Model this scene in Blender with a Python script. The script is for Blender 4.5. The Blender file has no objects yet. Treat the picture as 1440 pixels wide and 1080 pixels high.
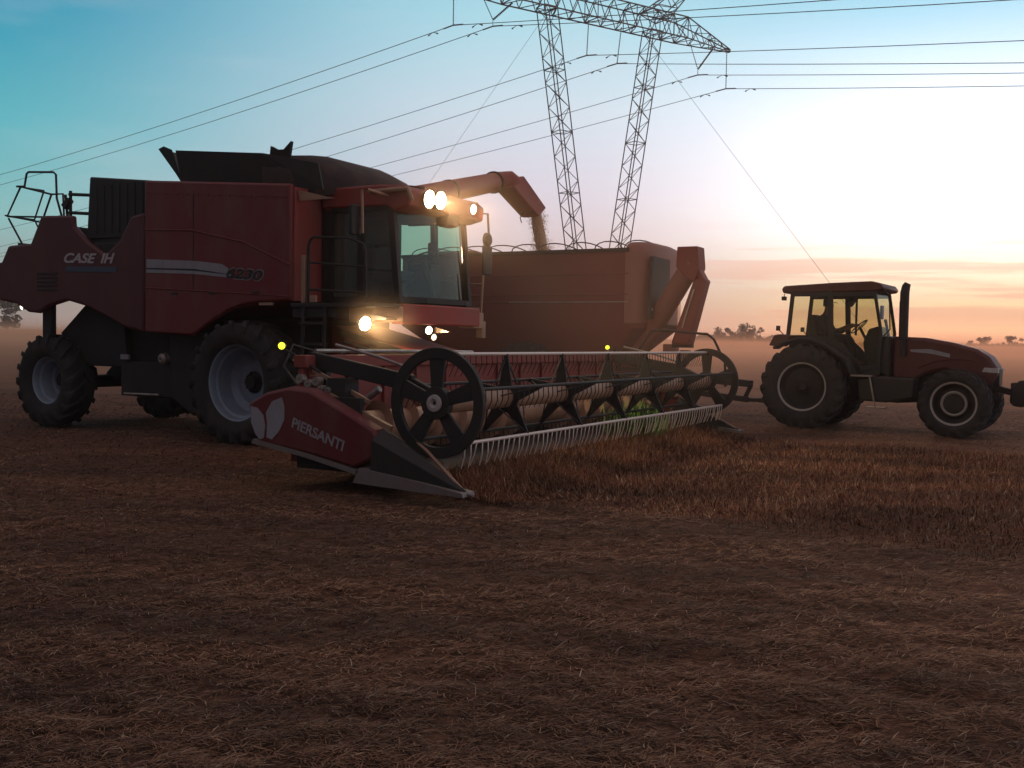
import bpy, bmesh, math, random
import numpy as np
from mathutils import Vector, Matrix, Euler
random.seed(7); rng = np.random.default_rng(7)
PI = math.pi; rad = math.radians
S = bpy.context.scene; COL = S.collection

# ------------------------------------------------------------------ camera
cam = bpy.data.cameras.new('camera'); co = bpy.data.objects.new('camera', cam); COL.objects.link(co)
cam.sensor_width = 36; cam.lens = 35.0; cam.clip_end = 5000; cam.clip_start = .1
pitch = math.atan(62/1400)
Mc = Matrix.Rotation(PI/2 - pitch, 4, 'X') @ Matrix.Rotation(rad(1.0), 4, 'Z')
co.matrix_world = Matrix.Translation((0, 0, 1.65)) @ Mc
S.camera = co
# ------------------------------------------------------------------ colour / exposure
S.view_settings.view_transform = 'Standard'; S.view_settings.look = 'None'
S.view_settings.exposure = 0.0; S.view_settings.gamma = 1
S.cycles.use_denoising = True
S.cycles.max_bounces = 6; S.cycles.transparent_max_bounces = 24; S.cycles.volume_bounces = 0
S.cycles.volume_step_rate = 1.0; S.cycles.volume_max_steps = 64
S.cycles.sample_clamp_indirect = 4; S.cycles.sample_clamp_direct = 0
# ------------------------------------------------------------------ world: dusk sky
SUN_AZ = rad(25)       # to the right of the view direction (+Y)
W = bpy.data.worlds.new('World'); S.world = W; W.use_nodes = True
nt = W.node_tree; N = nt.nodes; L = nt.links; N.clear()
def nn(t, **k):
    n = N.new(t)
    for a, b in k.items(): setattr(n, a, b)
    return n
def mth(op, a, b=None, c=None, clamp=False):
    n = N.new('ShaderNodeMath'); n.operation = op; n.use_clamp = clamp
    for i, v in enumerate((a, b, c)):
        if v is None: continue
        if isinstance(v, (int, float)): n.inputs[i].default_value = v
        else: L.new(v, n.inputs[i])
    return n.outputs[0]
def s2l(c): return tuple(((x/255)/12.92 if x/255 <= .04045 else ((x/255+.055)/1.055)**2.4) for x in c)
def ramp(fac, stops, boost=1.0):
    r = N.new('ShaderNodeValToRGB'); cr = r.color_ramp; cr.interpolation = 'B_SPLINE' if len(stops) > 4 else 'LINEAR'
    cr.interpolation = 'LINEAR'
    while len(cr.elements) < len(stops): cr.elements.new(.5)
    for e, (p, c) in zip(cr.elements, stops):
        e.position = p; l = s2l(c); e.color = (l[0]*boost, l[1]*boost, l[2]*boost, 1)
    L.new(fac, r.inputs[0]); return r.outputs[0]
def mixc(f, a, b, mode='MIX'):
    n = N.new('ShaderNodeMix'); n.data_type = 'RGBA'; n.blend_type = mode
    if isinstance(f, (int, float)): n.inputs[0].default_value = f
    else: L.new(f, n.inputs[0])
    for i, v in ((6, a), (7, b)):
        if isinstance(v, tuple): n.inputs[i].default_value = (*v, 1)
        else: L.new(v, n.inputs[i])
    return n.outputs[2]
tc = nn('ShaderNodeTexCoord'); sep = nn('ShaderNodeSeparateXYZ'); L.new(tc.outputs['Generated'], sep.inputs[0])
X, Y, Z = sep.outputs
elev = mth('MULTIPLY', mth('MAXIMUM', Z, 0.0), 2.0, clamp=True)      # ramp position = 2*sin(elevation)
# ramps fitted for three bearings of the evening sky
rl = ramp(elev, [(0, (168,146,138)), (.06, (160,156,150)), (.20, (140,196,196)), (.36, (92,186,198)), (.56, (34,154,184)), (.8, (10,104,146)), (.9, (104,116,136)), (1, (158,142,144))])
rm = ramp(elev, [(0, (204,156,140)), (.06, (214,178,168)), (.14, (218,198,198)), (.30, (212,207,220)), (.45, (200,216,228)), (.62, (166,212,226)), (.85, (110,150,176)), (1, (158,142,144))], 1.12)
rr = ramp(elev, [(0, (250,160,118)), (.03, (255,190,140)), (.08, (255,218,166)), (.14, (255,242,210)), (.22, (255,250,246)), (.40, (224,232,246)), (.60, (150,200,222)), (.85, (110,150,175)), (1, (158,142,144))], 1.3)
rb = ramp(elev, [(0, (46,40,44)), (.1, (46,44,52)), (.3, (42,50,66)), (.6, (44,58,78)), (1, (158,142,144))])  # all ramps: unseen overhead end brightened to light the ground
az = mth('ARCTAN2', X, Y)                                            # 0 straight ahead, + to the right
def step(x, a, b):
    n = N.new('ShaderNodeMapRange'); n.interpolation_type = 'SMOOTHSTEP'; n.clamp = True
    L.new(x, n.inputs[0]); n.inputs[1].default_value = a; n.inputs[2].default_value = b; return n.outputs[0]
sky = mixc(step(az, rad(-30), rad(2)), rl, rm)
sky = mixc(step(az, rad(2), rad(24)), sky, rr)
# fade to the dark side of the sky behind the camera
dsun = mth('SUBTRACT', az, SUN_AZ)
back = mth('MAXIMUM', step(dsun, rad(90), rad(150)), step(mth('MULTIPLY', dsun, -1.0), rad(50), rad(150)))   # the sky stays light longer on the sunset side
sky = mixc(back, sky, rb)
# thin streaks of cloud low over the sunset
mp = nn('ShaderNodeMapping'); L.new(tc.outputs['Generated'], mp.inputs[0]); mp.inputs['Scale'].default_value = (2.2, 2.2, 42)
mp.inputs['Rotation'].default_value = (0, rad(1.5), 0)
no = nn('ShaderNodeTexNoise'); L.new(mp.outputs[0], no.inputs[0]); no.inputs['Scale'].default_value = 1.6; no.inputs['Detail'].default_value = 4; no.inputs['Roughness'].default_value = .55
band = mth('MULTIPLY', step(Z, .015, .03), mth('SUBTRACT', 1.0, step(Z, .07, .13)))
cl = mth('MULTIPLY', step(no.outputs[0], .44, .58), mth('MULTIPLY', band, step(az, rad(3), rad(16))))
sky = mixc(mth('MULTIPLY', cl, .5), sky, s2l((250,168,140)))
mp2 = nn('ShaderNodeMapping'); L.new(tc.outputs['Generated'], mp2.inputs[0]); mp2.inputs['Scale'].default_value = (3, 3, 12)
no2 = nn('ShaderNodeTexNoise'); L.new(mp2.outputs[0], no2.inputs[0]); no2.inputs['Scale'].default_value = 2.2; no2.inputs['Detail'].default_value = 5
sky = mixc(mth('MULTIPLY', step(no2.outputs[0], .5, .75), .10), sky, s2l((225,222,232)))
# after-glow of the sun, brighter than the film can hold
sd = (math.sin(SUN_AZ)*math.cos(rad(8)), math.cos(SUN_AZ)*math.cos(rad(8)), math.sin(rad(8)))
dp = nn('ShaderNodeVectorMath', operation='DOT_PRODUCT'); L.new(tc.outputs['Generated'], dp.inputs[0]); dp.inputs[1].default_value = sd
glow = mth('POWER', mth('MAXIMUM', dp.outputs['Value'], 0.0), 30.0)
gl = mixc(1.0, sky, (1.0, .93, .84), 'MULTIPLY')
ga = nn('ShaderNodeVectorMath', operation='SCALE'); ga.inputs[0].default_value = (.42, .37, .33); L.new(mth('MULTIPLY', glow, mth('MULTIPLY', step(Z, .03, .14), mth('SUBTRACT', 1.0, step(Z, .18, .36)))), ga.inputs['Scale'])
sky = mixc(1.0, sky, ga.outputs[0], 'ADD')
bg = nn('ShaderNodeBackground'); L.new(sky, bg.inputs[0]); bg.inputs[1].default_value = 1.0
wo = nn('ShaderNodeOutputWorld'); L.new(bg.outputs[0], wo.inputs[0])
# ------------------------------------------------------------------ sun (already at the horizon)
sl = bpy.data.lights.new('sun', 'SUN'); sl.energy = 1.0; sl.angle = rad(8); sl.color = (1, .50, .28)
so = bpy.data.objects.new('sun', sl); COL.objects.link(so)
sdir = Vector((math.sin(SUN_AZ)*math.cos(rad(4)), math.cos(SUN_AZ)*math.cos(rad(4)), math.sin(rad(4))))
so.rotation_euler = sdir.to_track_quat('Z', 'Y').to_euler(); so.location = (30, 60, 30)

# ------------------------------------------------------------------ materials
def mat(name, col, rough=.6, metal=0.0, var=None, vs=3.0, vf=.5, bump=0.0, bs=40, emit=None, es=0, coat=0):
    m = bpy.data.materials.new(name); m.use_nodes = True; t = m.node_tree; b = t.nodes['Principled BSDF']
    b.inputs['Base Color'].default_value = (*col, 1); b.inputs['Roughness'].default_value = rough; b.inputs['Metallic'].default_value = metal
    if coat: b.inputs['Coat Weight'].default_value = coat
    tcn = t.nodes.new('ShaderNodeTexCoord')
    if var:
        n = t.nodes.new('ShaderNodeTexNoise'); n.inputs['Scale'].default_value = vs; n.inputs['Detail'].default_value = 8; n.inputs['Roughness'].default_value = .65
        mz = t.nodes.new('ShaderNodeMapping'); mz.inputs['Scale'].default_value = (1, 1, .4); t.links.new(tcn.outputs['Object'], mz.inputs[0]); t.links.new(mz.outputs[0], n.inputs['Vector'])
        r = t.nodes.new('ShaderNodeValToRGB'); r.color_ramp.elements[0].position = .42; r.color_ramp.elements[1].position = .42 + .35
        r.color_ramp.elements[0].color = (*col, 1)
        c2 = tuple(a*(1-vf)+b_*vf for a, b_ in zip(col, var)); r.color_ramp.elements[1].color = (*c2, 1)
        t.links.new(n.outputs[0], r.inputs[0]); t.links.new(r.outputs[0], b.inputs['Base Color'])
        mr = t.nodes.new('ShaderNodeMapRange'); mr.inputs[3].default_value = rough; mr.inputs[4].default_value = min(1, rough+.3)
        t.links.new(n.outputs[0], mr.inputs[0]); t.links.new(mr.outputs[0], b.inputs['Roughness'])
    if bump:
        n = t.nodes.new('ShaderNodeTexNoise'); n.inputs['Scale'].default_value = bs; n.inputs['Detail'].default_value = 5
        t.links.new(tcn.outputs['Object'], n.inputs['Vector'])
        bp = t.nodes.new('ShaderNodeBump'); bp.inputs['Strength'].default_value = bump; bp.inputs['Distance'].default_value = .02
        t.links.new(n.outputs[0], bp.inputs['Height']); t.links.new(bp.outputs[0], b.inputs['Normal'])
    if emit:
        b.inputs['Emission Color'].default_value = (*emit, 1); b.inputs['Emission Strength'].default_value = es
    return m
def glass(name, tint, gl=.12, haze=.0):
    m = bpy.data.materials.new(name); m.use_nodes = True; t = m.node_tree; t.nodes.clear()
    o = t.nodes.new('ShaderNodeOutputMaterial'); tr = t.nodes.new('ShaderNodeBsdfTransparent'); tr.inputs[0].default_value = (*tint, 1)
    g = t.nodes.new('ShaderNodeBsdfGlossy'); g.inputs['Roughness'].default_value = .06; g.inputs[0].default_value = (.8, .9, .85, 1)
    d = t.nodes.new('ShaderNodeBsdfDiffuse'); d.inputs[0].default_value = (.3, .28, .24, 1)
    fr = t.nodes.new('ShaderNodeFresnel'); fr.inputs[0].default_value = 1.45
    mu = t.nodes.new('ShaderNodeMath'); mu.operation = 'MULTIPLY_ADD'; mu.inputs[1].default_value = .32; mu.inputs[2].default_value = gl*.3; t.links.new(fr.outputs[0], mu.inputs[0])
    a = t.nodes.new('ShaderNodeMixShader'); t.links.new(mu.outputs[0], a.inputs[0]); t.links.new(tr.outputs[0], a.inputs[1]); t.links.new(g.outputs[0], a.inputs[2])
    n = t.nodes.new('ShaderNodeTexNoise'); n.inputs['Scale'].default_value = 5; n.inputs['Detail'].default_value = 6
    mm = t.nodes.new('ShaderNodeMath'); mm.operation = 'MULTIPLY'; mm.inputs[1].default_value = haze; t.links.new(n.outputs[0], mm.inputs[0])
    c = t.nodes.new('ShaderNodeMixShader'); t.links.new(mm.outputs[0], c.inputs[0]); t.links.new(a.outputs[0], c.inputs[1]); t.links.new(d.outputs[0], c.inputs[2])
    t.links.new(c.outputs[0], o.inputs[0]); return m
DUST = (.16, .11, .08)
M = dict(
    red=mat('red_paint', (.14, .010, .013), .38, var=DUST, vs=2.6, vf=.42, bump=.04, bs=3),
    hoodred=mat('dark_red_paint', (.075, .012, .018), .45, var=DUST, vs=1.6, vf=.3, bump=.04, bs=3),  # darker, less saturated red than the side panels
    tred=mat('tractor_red_paint', (.07, .008, .009), .45, var=DUST, vs=3, vf=.25),
    shred=mat('header_red_paint', (.11, .008, .012), .45, var=DUST, vs=2.5, vf=.4),
    red2=mat('lit_red_paint', (.26, .035, .03), .5, var=DUST, vs=2.2, vf=.5, bump=.05, bs=6),  # lighter copy of red: light on the front faces put into the colour
    dark=mat('black_painted_steel', (.012, .012, .014), .55, var=DUST, vs=2.5, vf=.12),
    plastic=mat('black_plastic', (.012, .012, .013), .5, var=DUST, vs=4, vf=.12),
    rubber=mat('tyre_rubber', (.016, .017, .02), .85, var=DUST, vs=6, vf=.22, bump=.3, bs=30),
    silver=mat('silver_rim_paint', (.20, .26, .34), .45, metal=.25, var=DUST, vs=5, vf=.5),
    greyrim=mat('grey_rim_paint', (.40, .38, .37), .5, var=DUST, vs=6, vf=.5),
    darkrim=mat('dark_rim_disc', (.010, .009, .010), .6, var=DUST, vs=6, vf=.12),
    steel=mat('worn_steel', (.36, .33, .31), .35, metal=.7, var=(.12, .06, .04), vs=8, vf=.6),
    tinem=mat('bright_tine_steel', (.62, .50, .44), .4, metal=.2),
    worn=mat('dusty_tan_steel', (.36, .22, .15), .42, metal=.2, var=DUST, vs=5, vf=.6),
    skid=mat('worn_skid_plate', (.19, .17, .17), .45, metal=.3, var=DUST, vs=9, vf=.6),
    white=mat('white_decal', (.40, .40, .43), .5, var=DUST, vs=7, vf=.35),
    grey=mat('silver_decal', (.25, .27, .31), .5, var=DUST, vs=9, vf=.4),
    blue=mat('dark_blue_decal', (.04, .06, .10), .5),
    black=mat('black_decal', (.01, .01, .01), .4),
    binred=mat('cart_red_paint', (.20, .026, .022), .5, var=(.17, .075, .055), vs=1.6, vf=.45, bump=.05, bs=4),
    binlit=mat('cart_paint_lit_orange', (.27, .10, .07), .5, var=(.2, .11, .08), vs=2, vf=.5),  # cart red with the orange light on its front put into the colour
    auger=mat('auger_red_paint', (.26, .045, .036), .42, var=DUST, vs=2.5, vf=.4),
    cloth=mat('tarp_fabric', (.03, .02, .02), .9, var=DUST, vs=3, vf=.3, bump=.2, bs=12),
    orange=mat('orange_reflector', (.8, .25, .04), .3),
    galv=mat('galvanised_lattice_steel', (.15, .15, .165), .6, metal=.3),
    insul=mat('glass_insulator', (.05, .06, .07), .3),
    wire=mat('aluminium_conductor', (.09, .09, .11), .6, metal=.3),
    lamp=mat('lit_lamp_lens', (1, .9, .6), .3, emit=(1, .78, .40), es=110),
    lampw=mat('lit_far_lamp_lens', (1, .9, .7), .3, emit=(1, .86, .6), es=9),
    lampd=mat('dim_lamp_lens', (1, .9, .7), .3, emit=(1, .8, .55), es=1.6),
    marker=mat('lit_yellow_marker_lens', (.7, .8, .05), .3, emit=(.75, .8, .04), es=1.9),
    grainm=mat('falling_grain', (.68, .47, .30), .9, bump=.6, bs=60),
    skin=mat('skin', (.25, .13, .09), .6), shirt=mat('dark_shirt', (.03, .035, .05), .9), hair=mat('dark_cap', (.02, .02, .02), .9),
    cabglass=glass('green_tinted_cab_glass', (.55, .80, .68), .10, .02),
    doorglass=glass('dusty_door_glass', (.42, .50, .46), .2, .35),
    tglass=glass('tractor_cab_glass', (.74, .74, .58), .08, .10),
)
# ------------------------------------------------------------------ mesh helpers
class MB:
    def __init__(s, org=(0, 0, 0)): s.v = []; s.f = []; s.o = Vector(org)
    def add(s, vs, fs):
        k = len(s.v); s.v += [tuple(Vector(v)-s.o) for v in vs]; s.f += [tuple(i+k for i in f) for f in fs]; return s
    def box(s, x0, x1, y0, y1, z0, z1, rot=None, c=None):
        vs = [Vector((x, y, z)) for x in (x0, x1) for y in (y0, y1) for z in (z0, z1)]
        if rot is not None:
            c = Vector(c) if c else sum(vs, Vector())/8; R = Euler(rot).to_matrix(); vs = [R @ (v-c)+c for v in vs]
        return s.add(vs, [(0,1,3,2), (4,6,7,5), (0,4,5,1), (2,3,7,6), (0,2,6,4), (1,5,7,3)])
    def prism(s, poly, y0, y1, ax='y', taper=None):
        # poly in (u,z), extruded along y (or in (x,y) extruded along z with ax='z'; (y,z) along x with ax='x')
        f = {'y': lambda a, b, t: (a, t, b), 'z': lambda a, b, t: (a, b, t), 'x': lambda a, b, t: (t, a, b)}[ax]
        n = len(poly); p2 = taper or poly
        vs = [f(a, b, y0) for a, b in poly]+[f(a, b, y1) for a, b in p2]
        fs = [tuple(range(n)), tuple(range(2*n-1, n-1, -1))]+[(i, i+n, (i+1) % n+n, (i+1) % n) for i in range(n)]
        return s.add(vs, fs)
    def hull(s, A, B):  # two equal-length rings
        n = len(A); return s.add(list(A)+list(B), [tuple(range(n)), tuple(range(2*n-1, n-1, -1))]+[(i, i+n, (i+1) % n+n, (i+1) % n) for i in range(n)])
    def tube(s, pts, r, n=8, cap=True):
        pts = [Vector(p) for p in pts]; rs = r if isinstance(r, (list, tuple)) else [r]*len(pts)
        vs = []; prev = None
        for i, p in enumerate(pts):
            d = (pts[min(i+1, len(pts)-1)]-pts[max(i-1, 0)]).normalized()
            if prev is None: a = d.orthogonal().normalized()
            else: a = (prev-d*prev.dot(d)).normalized()
            prev = a; b = d.cross(a)
            vs += [p+(a*math.cos(2*PI*k/n)+b*math.sin(2*PI*k/n))*rs[i] for k in range(n)]
        fs = [(i*n+k, i*n+(k+1) % n, (i+1)*n+(k+1) % n, (i+1)*n+k) for i in range(len(pts)-1) for k in range(n)]
        if cap: fs += [tuple(range(n-1, -1, -1)), tuple((len(pts)-1)*n+k for k in range(n))]
        return s.add(vs, fs)
    def bar(s, p, q, w, h=None, up=(0, 0, 1)):
        p, q = Vector(p), Vector(q); h = h or w; d = (q-p).normalized(); u = Vector(up)
        if abs(d.dot(u)) > .98: u = Vector((1, 0, 0))
        a = d.cross(u).normalized(); b = a.cross(d).normalized()
        r = [a*w/2+b*h/2, -a*w/2+b*h/2, -a*w/2-b*h/2, a*w/2-b*h/2]
        return s.hull([p+x for x in r], [q+x for x in r])
    def lathe(s, prof, c, axis='y', n=48, a0=0, a1=2*PI, close=False):
        # prof: (axial, radius)
        full = abs(a1-a0-2*PI) < 1e-6; m = n if full else n+1; vs = []
        for k in range(m):
            t = a0+(a1-a0)*k/n
            for (y, r) in prof:
                p = {'y': (r*math.cos(t), y, r*math.sin(t)), 'x': (y, r*math.cos(t), r*math.sin(t)), 'z': (r*math.cos(t), r*math.sin(t), y)}[axis]
                vs.append(Vector(p)+Vector(c))
        P = len(prof); fs = []
        for k in range(n):
            k2 = (k+1) % m
            for j in range(P if close else P-1):
                j2 = (j+1) % P
                fs.append((k*P+j, k*P+j2, k2*P+j2, k2*P+j))
        return s.add(vs, fs)
    def build(s, name, m, parent=None, smooth=35, bev=0, mirror=False):
        me = bpy.data.meshes.new(name); me.from_pydata(s.v, [], s.f); me.update()
        bm = bmesh.new(); bm.from_mesh(me)
        bmesh.ops.recalc_face_normals(bm, faces=bm.faces); bm.to_mesh(me); bm.free()
        o = bpy.data.objects.new(name, me); COL.objects.link(o); me.materials.append(M[m] if isinstance(m, str) else m)
        if smooth:
            me.polygons.foreach_set('use_smooth', [True]*len(me.polygons)); me.set_sharp_from_angle(angle=rad(smooth))
        if parent: o.parent = parent
        if bev:
            b = o.modifiers.new('bevel', 'BEVEL'); b.width = bev; b.segments = 2; b.limit_method = 'ANGLE'; b.angle_limit = rad(40)
        return o
def thing(name, label, cat, loc=(0,0,0), rz=0, group=None):
    o = bpy.data.objects.new(name, None); COL.objects.link(o); o.location = loc; o.rotation_euler = (0, 0, rz); o.empty_display_size = .3
    return tag(o, label, cat, group)
def tag(o, label=None, cat=None, group=None, kind=None):
    if label: o['label'] = label
    if cat: o['category'] = cat
    if group: o['group'] = group
    if kind: o['kind'] = kind
    return o
def text(body, name, m, parent, u0, u1, z0, z1, v, shear=.3, slope=0.0, bold=.02, depth=.004):
    cu = bpy.data.curves.new(name, 'FONT'); cu.body = body; cu.shear = shear; cu.offset = bold; cu.extrude = .01; cu.size = 1
    ob = bpy.data.objects.new(name, cu); me = bpy.data.meshes.new_from_object(ob); bpy.data.objects.remove(ob)
    n = len(me.vertices); a = np.zeros(n*3); me.vertices.foreach_get('co', a); a = a.reshape(-1, 3)
    mn, mx = a.min(0), a.max(0); b = np.zeros_like(a)
    t = (a[:, 0]-mn[0])/(mx[0]-mn[0]); b[:, 0] = u0+t*(u1-u0)
    b[:, 2] = z0+(a[:, 1]-mn[1])/(mx[1]-mn[1])*(z1-z0)+slope*t
    b[:, 1] = v-(a[:, 2]-mn[2])/(mx[2]-mn[2]+1e-9)*depth
    me.vertices.foreach_set('co', b.ravel()); me.update(); me.materials.clear(); me.materials.append(M[m])
    me.name = name; o = bpy.data.objects.new(name, me); COL.objects.link(o); o.parent = parent; return o
def arc(cx, cz, r, a0, a1, n): return [(cx+r*math.cos(rad(a0+(a1-a0)*i/n)), cz+r*math.sin(rad(a0+(a1-a0)*i/n))) for i in range(n+1)]

# ------------------------------------------------------------------ wheels
def tyre_mb(R, w, rr, nl, lh=.05, c=(0,0,0)):
    h = w/2; b = R-lh
    prof = [(-h*.62, rr), (-h*.80, rr+.03), (-h*.98, rr+(b-rr)*.35), (-h*1.0, rr+(b-rr)*.6), (-h*.93, b-.05), (-h*.8, b), (-h*.4, b+.012), (0, b+.016),
            (h*.4, b+.012), (h*.8, b), (h*.93, b-.05), (h*1.0, rr+(b-rr)*.6), (h*.98, rr+(b-rr)*.35), (h*.8, rr+.03), (h*.62, rr)]
    mb = MB(); mb.lathe(prof, c, 'y', 64)
    dth = 2*PI/nl; tw = dth*.36; C = Vector(c)
    for side in (-1, 1):
        for i in range(nl):
            th = i*dth+(dth/2 if side > 0 else 0)
            st = []
            for (f, y, ro, ri, k) in ((0, -.05, R, b-.01, 1.0), (.5, .42, R, b-.01, .95), (.85, .86, R-.008, b-.02, 1.0), (1.0, 1.0, R-.06, b-.10, 1.15), (1.05, 1.035, rr+(b-rr)*.66, rr+(b-rr)*.55, .7)):
                a = th-f*dth*.95; yy = side*h*y; yi = side*h*min(y, .98)
                ring = []
                for (aa, r_) in ((a-tw/2*k, ri), (a-tw/2*k*.8, ro), (a+tw/2*k*.8, ro), (a+tw/2*k, ri)):
                    ring.append(Vector((r_*math.cos(aa), (yy if r_ == ro else yi), r_*math.sin(aa)))+C)
                st.append(ring)
            vs = [p for r_ in st for p in r_]; fs = []
            for j in range(len(st)-1):
                for k in range(4): fs.append((j*4+k, j*4+(k+1) % 4, (j+1)*4+(k+1) % 4, (j+1)*4+k))
            fs += [(0, 1, 2, 3), tuple((len(st)-1)*4+k for k in (3, 2, 1, 0))]
            mb.add(vs, fs)
    return mb
def wheel(parent, c, R, w, rr, nl, style, side, rimmat='silver', discmat='silver'):
    """side=-1: outer face towards -v"""
    hub = MB(); s = side
    def L(p, n=48): return hub.lathe(p, (0, 0, 0), 'y', n)
    h = w/2
    yd = {'deep': -.12*s*-1, 'flat': .10*s, 'mid': .02*s}[style]
    yd = {'deep': -s*.16, 'flat': s*.13, 'mid': s*.02}[style]
    L([(yd+s*.10, 0), (yd+s*.10, .10), (yd+s*.02, .14), (yd, .18)], 24)
    for i in range(8 if R < .8 else 10):
        a = 2*PI*i/(8 if R < .8 else 10); p = Vector((.145*math.cos(a), yd, .145*math.sin(a)))
        hub.tube([p, p+Vector((0, s*.05, 0))], .014, 6)
    wh = hub.build('wheel', 'dark', parent); wh.location = c
    t = tyre_mb(R, w, rr, nl, .055 if R > .8 else .045).build('tyre', 'rubber', wh)
    r = MB(); ho = s*h*.66
    prof = [(ho, rr+.035), (ho+s*.012, rr+.02), (ho-s*.01, rr-.012), (ho-s*.06, rr-.03), (ho-s*.10, rr-.035), (ho-s*.12, rr-.07), (yd+s*.16, rr-.09), (yd+s*.05, rr-.12)]
    r.lathe(prof, (0, 0, 0), 'y', 64); r.lathe([(-ho, rr+.03), (ho*.8, rr-.005)], (0, 0, 0), 'y', 64)
    rm_ = r.build('rim', rimmat, wh)
    d = MB(); d.lathe([(yd+s*.05, rr-.12), (yd+s*.02, rr-.16), (yd-s*.01, rr*.6), (yd+s*.02, rr*.42), (yd+s*.0, .17)], (0, 0, 0), 'y', 48)
    d.build('wheel_disc', discmat, wh)
    return wh
def lamp_part(parent, name, p, r, d, lens, body='plastic', org=(0,0,0)):
    p = Vector(p)-Vector(org); d = Vector(d).normalized(); b = MB(); b.tube([p-d*.09, p-d*.05, p, p+d*.005], [r*.5, r*.95, r*1.12, r*1.12], 16)
    h = b.build(name, body, parent)
    l = MB(); l.tube([p+d*.006, p+d*.018, p+d*.03], [r*1.0, r*.9, r*.5], 20); l.build('lens', lens, h); return h
def spot(name, parent, p, d, e, ang=70, blend=.8, col=(1, .76, .42), r=.06):
    l = bpy.data.lights.new(name, 'SPOT'); l.energy = e; l.spot_size = rad(ang); l.spot_blend = blend; l.color = col; l.shadow_soft_size = r
    o = bpy.data.objects.new(name, l); COL.objects.link(o); o.parent = parent; o.location = p
    o.rotation_euler = Vector(d).to_track_quat('-Z', 'Y').to_euler(); return o

# ================================================================== SETTING
CS, SN = math.cos(rad(-30)), math.sin(rad(-30))
KO = np.array([-3.36, 16.49])
def K2W(u, v): return KO[0]+u*CS-v*SN, KO[1]+u*SN+v*CS
def W2K(x, y):
    dx, dy = x-KO[0], y-KO[1]; return dx*CS+dy*SN, -dx*SN+dy*CS
def vnoise(x, y, seed=0):
    xi = np.floor(x).astype(int); yi = np.floor(y).astype(int); xf = x-xi; yf = y-yi
    def h(a, b):
        n = (a*374761393+b*668265263+seed*1442695041) & 0x7fffffff; n = (n ^ (n >> 13))*1274126177 & 0x7fffffff; return ((n ^ (n >> 16)) & 0xffff)/65535.
    sx = xf*xf*(3-2*xf); sy = yf*yf*(3-2*yf)
    return (h(xi, yi)*(1-sx)+h(xi+1, yi)*sx)*(1-sy)+(h(xi, yi+1)*(1-sx)+h(xi+1, yi+1)*sx)*sy
def ground_z(x, y):
    x = np.asarray(x, float); y = np.asarray(y, float); u, v = W2K(x, y)
    z = .045*(vnoise(x*.9, y*.9, 1)-.5)+.03*(vnoise(u*1.2, v*5, 2)-.5)+.022*(vnoise(x*7, y*7, 3)-.5)+.012*(vnoise(x*17, y*17, 4)-.5)
    f = np.clip((60-np.hypot(x, y-10))/30, 0, 1)
    rut = -.03*np.exp(-((np.abs(v)-1.4)/.35)**2)*(u < -.0)
    return (z+rut)*f-.012
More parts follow.
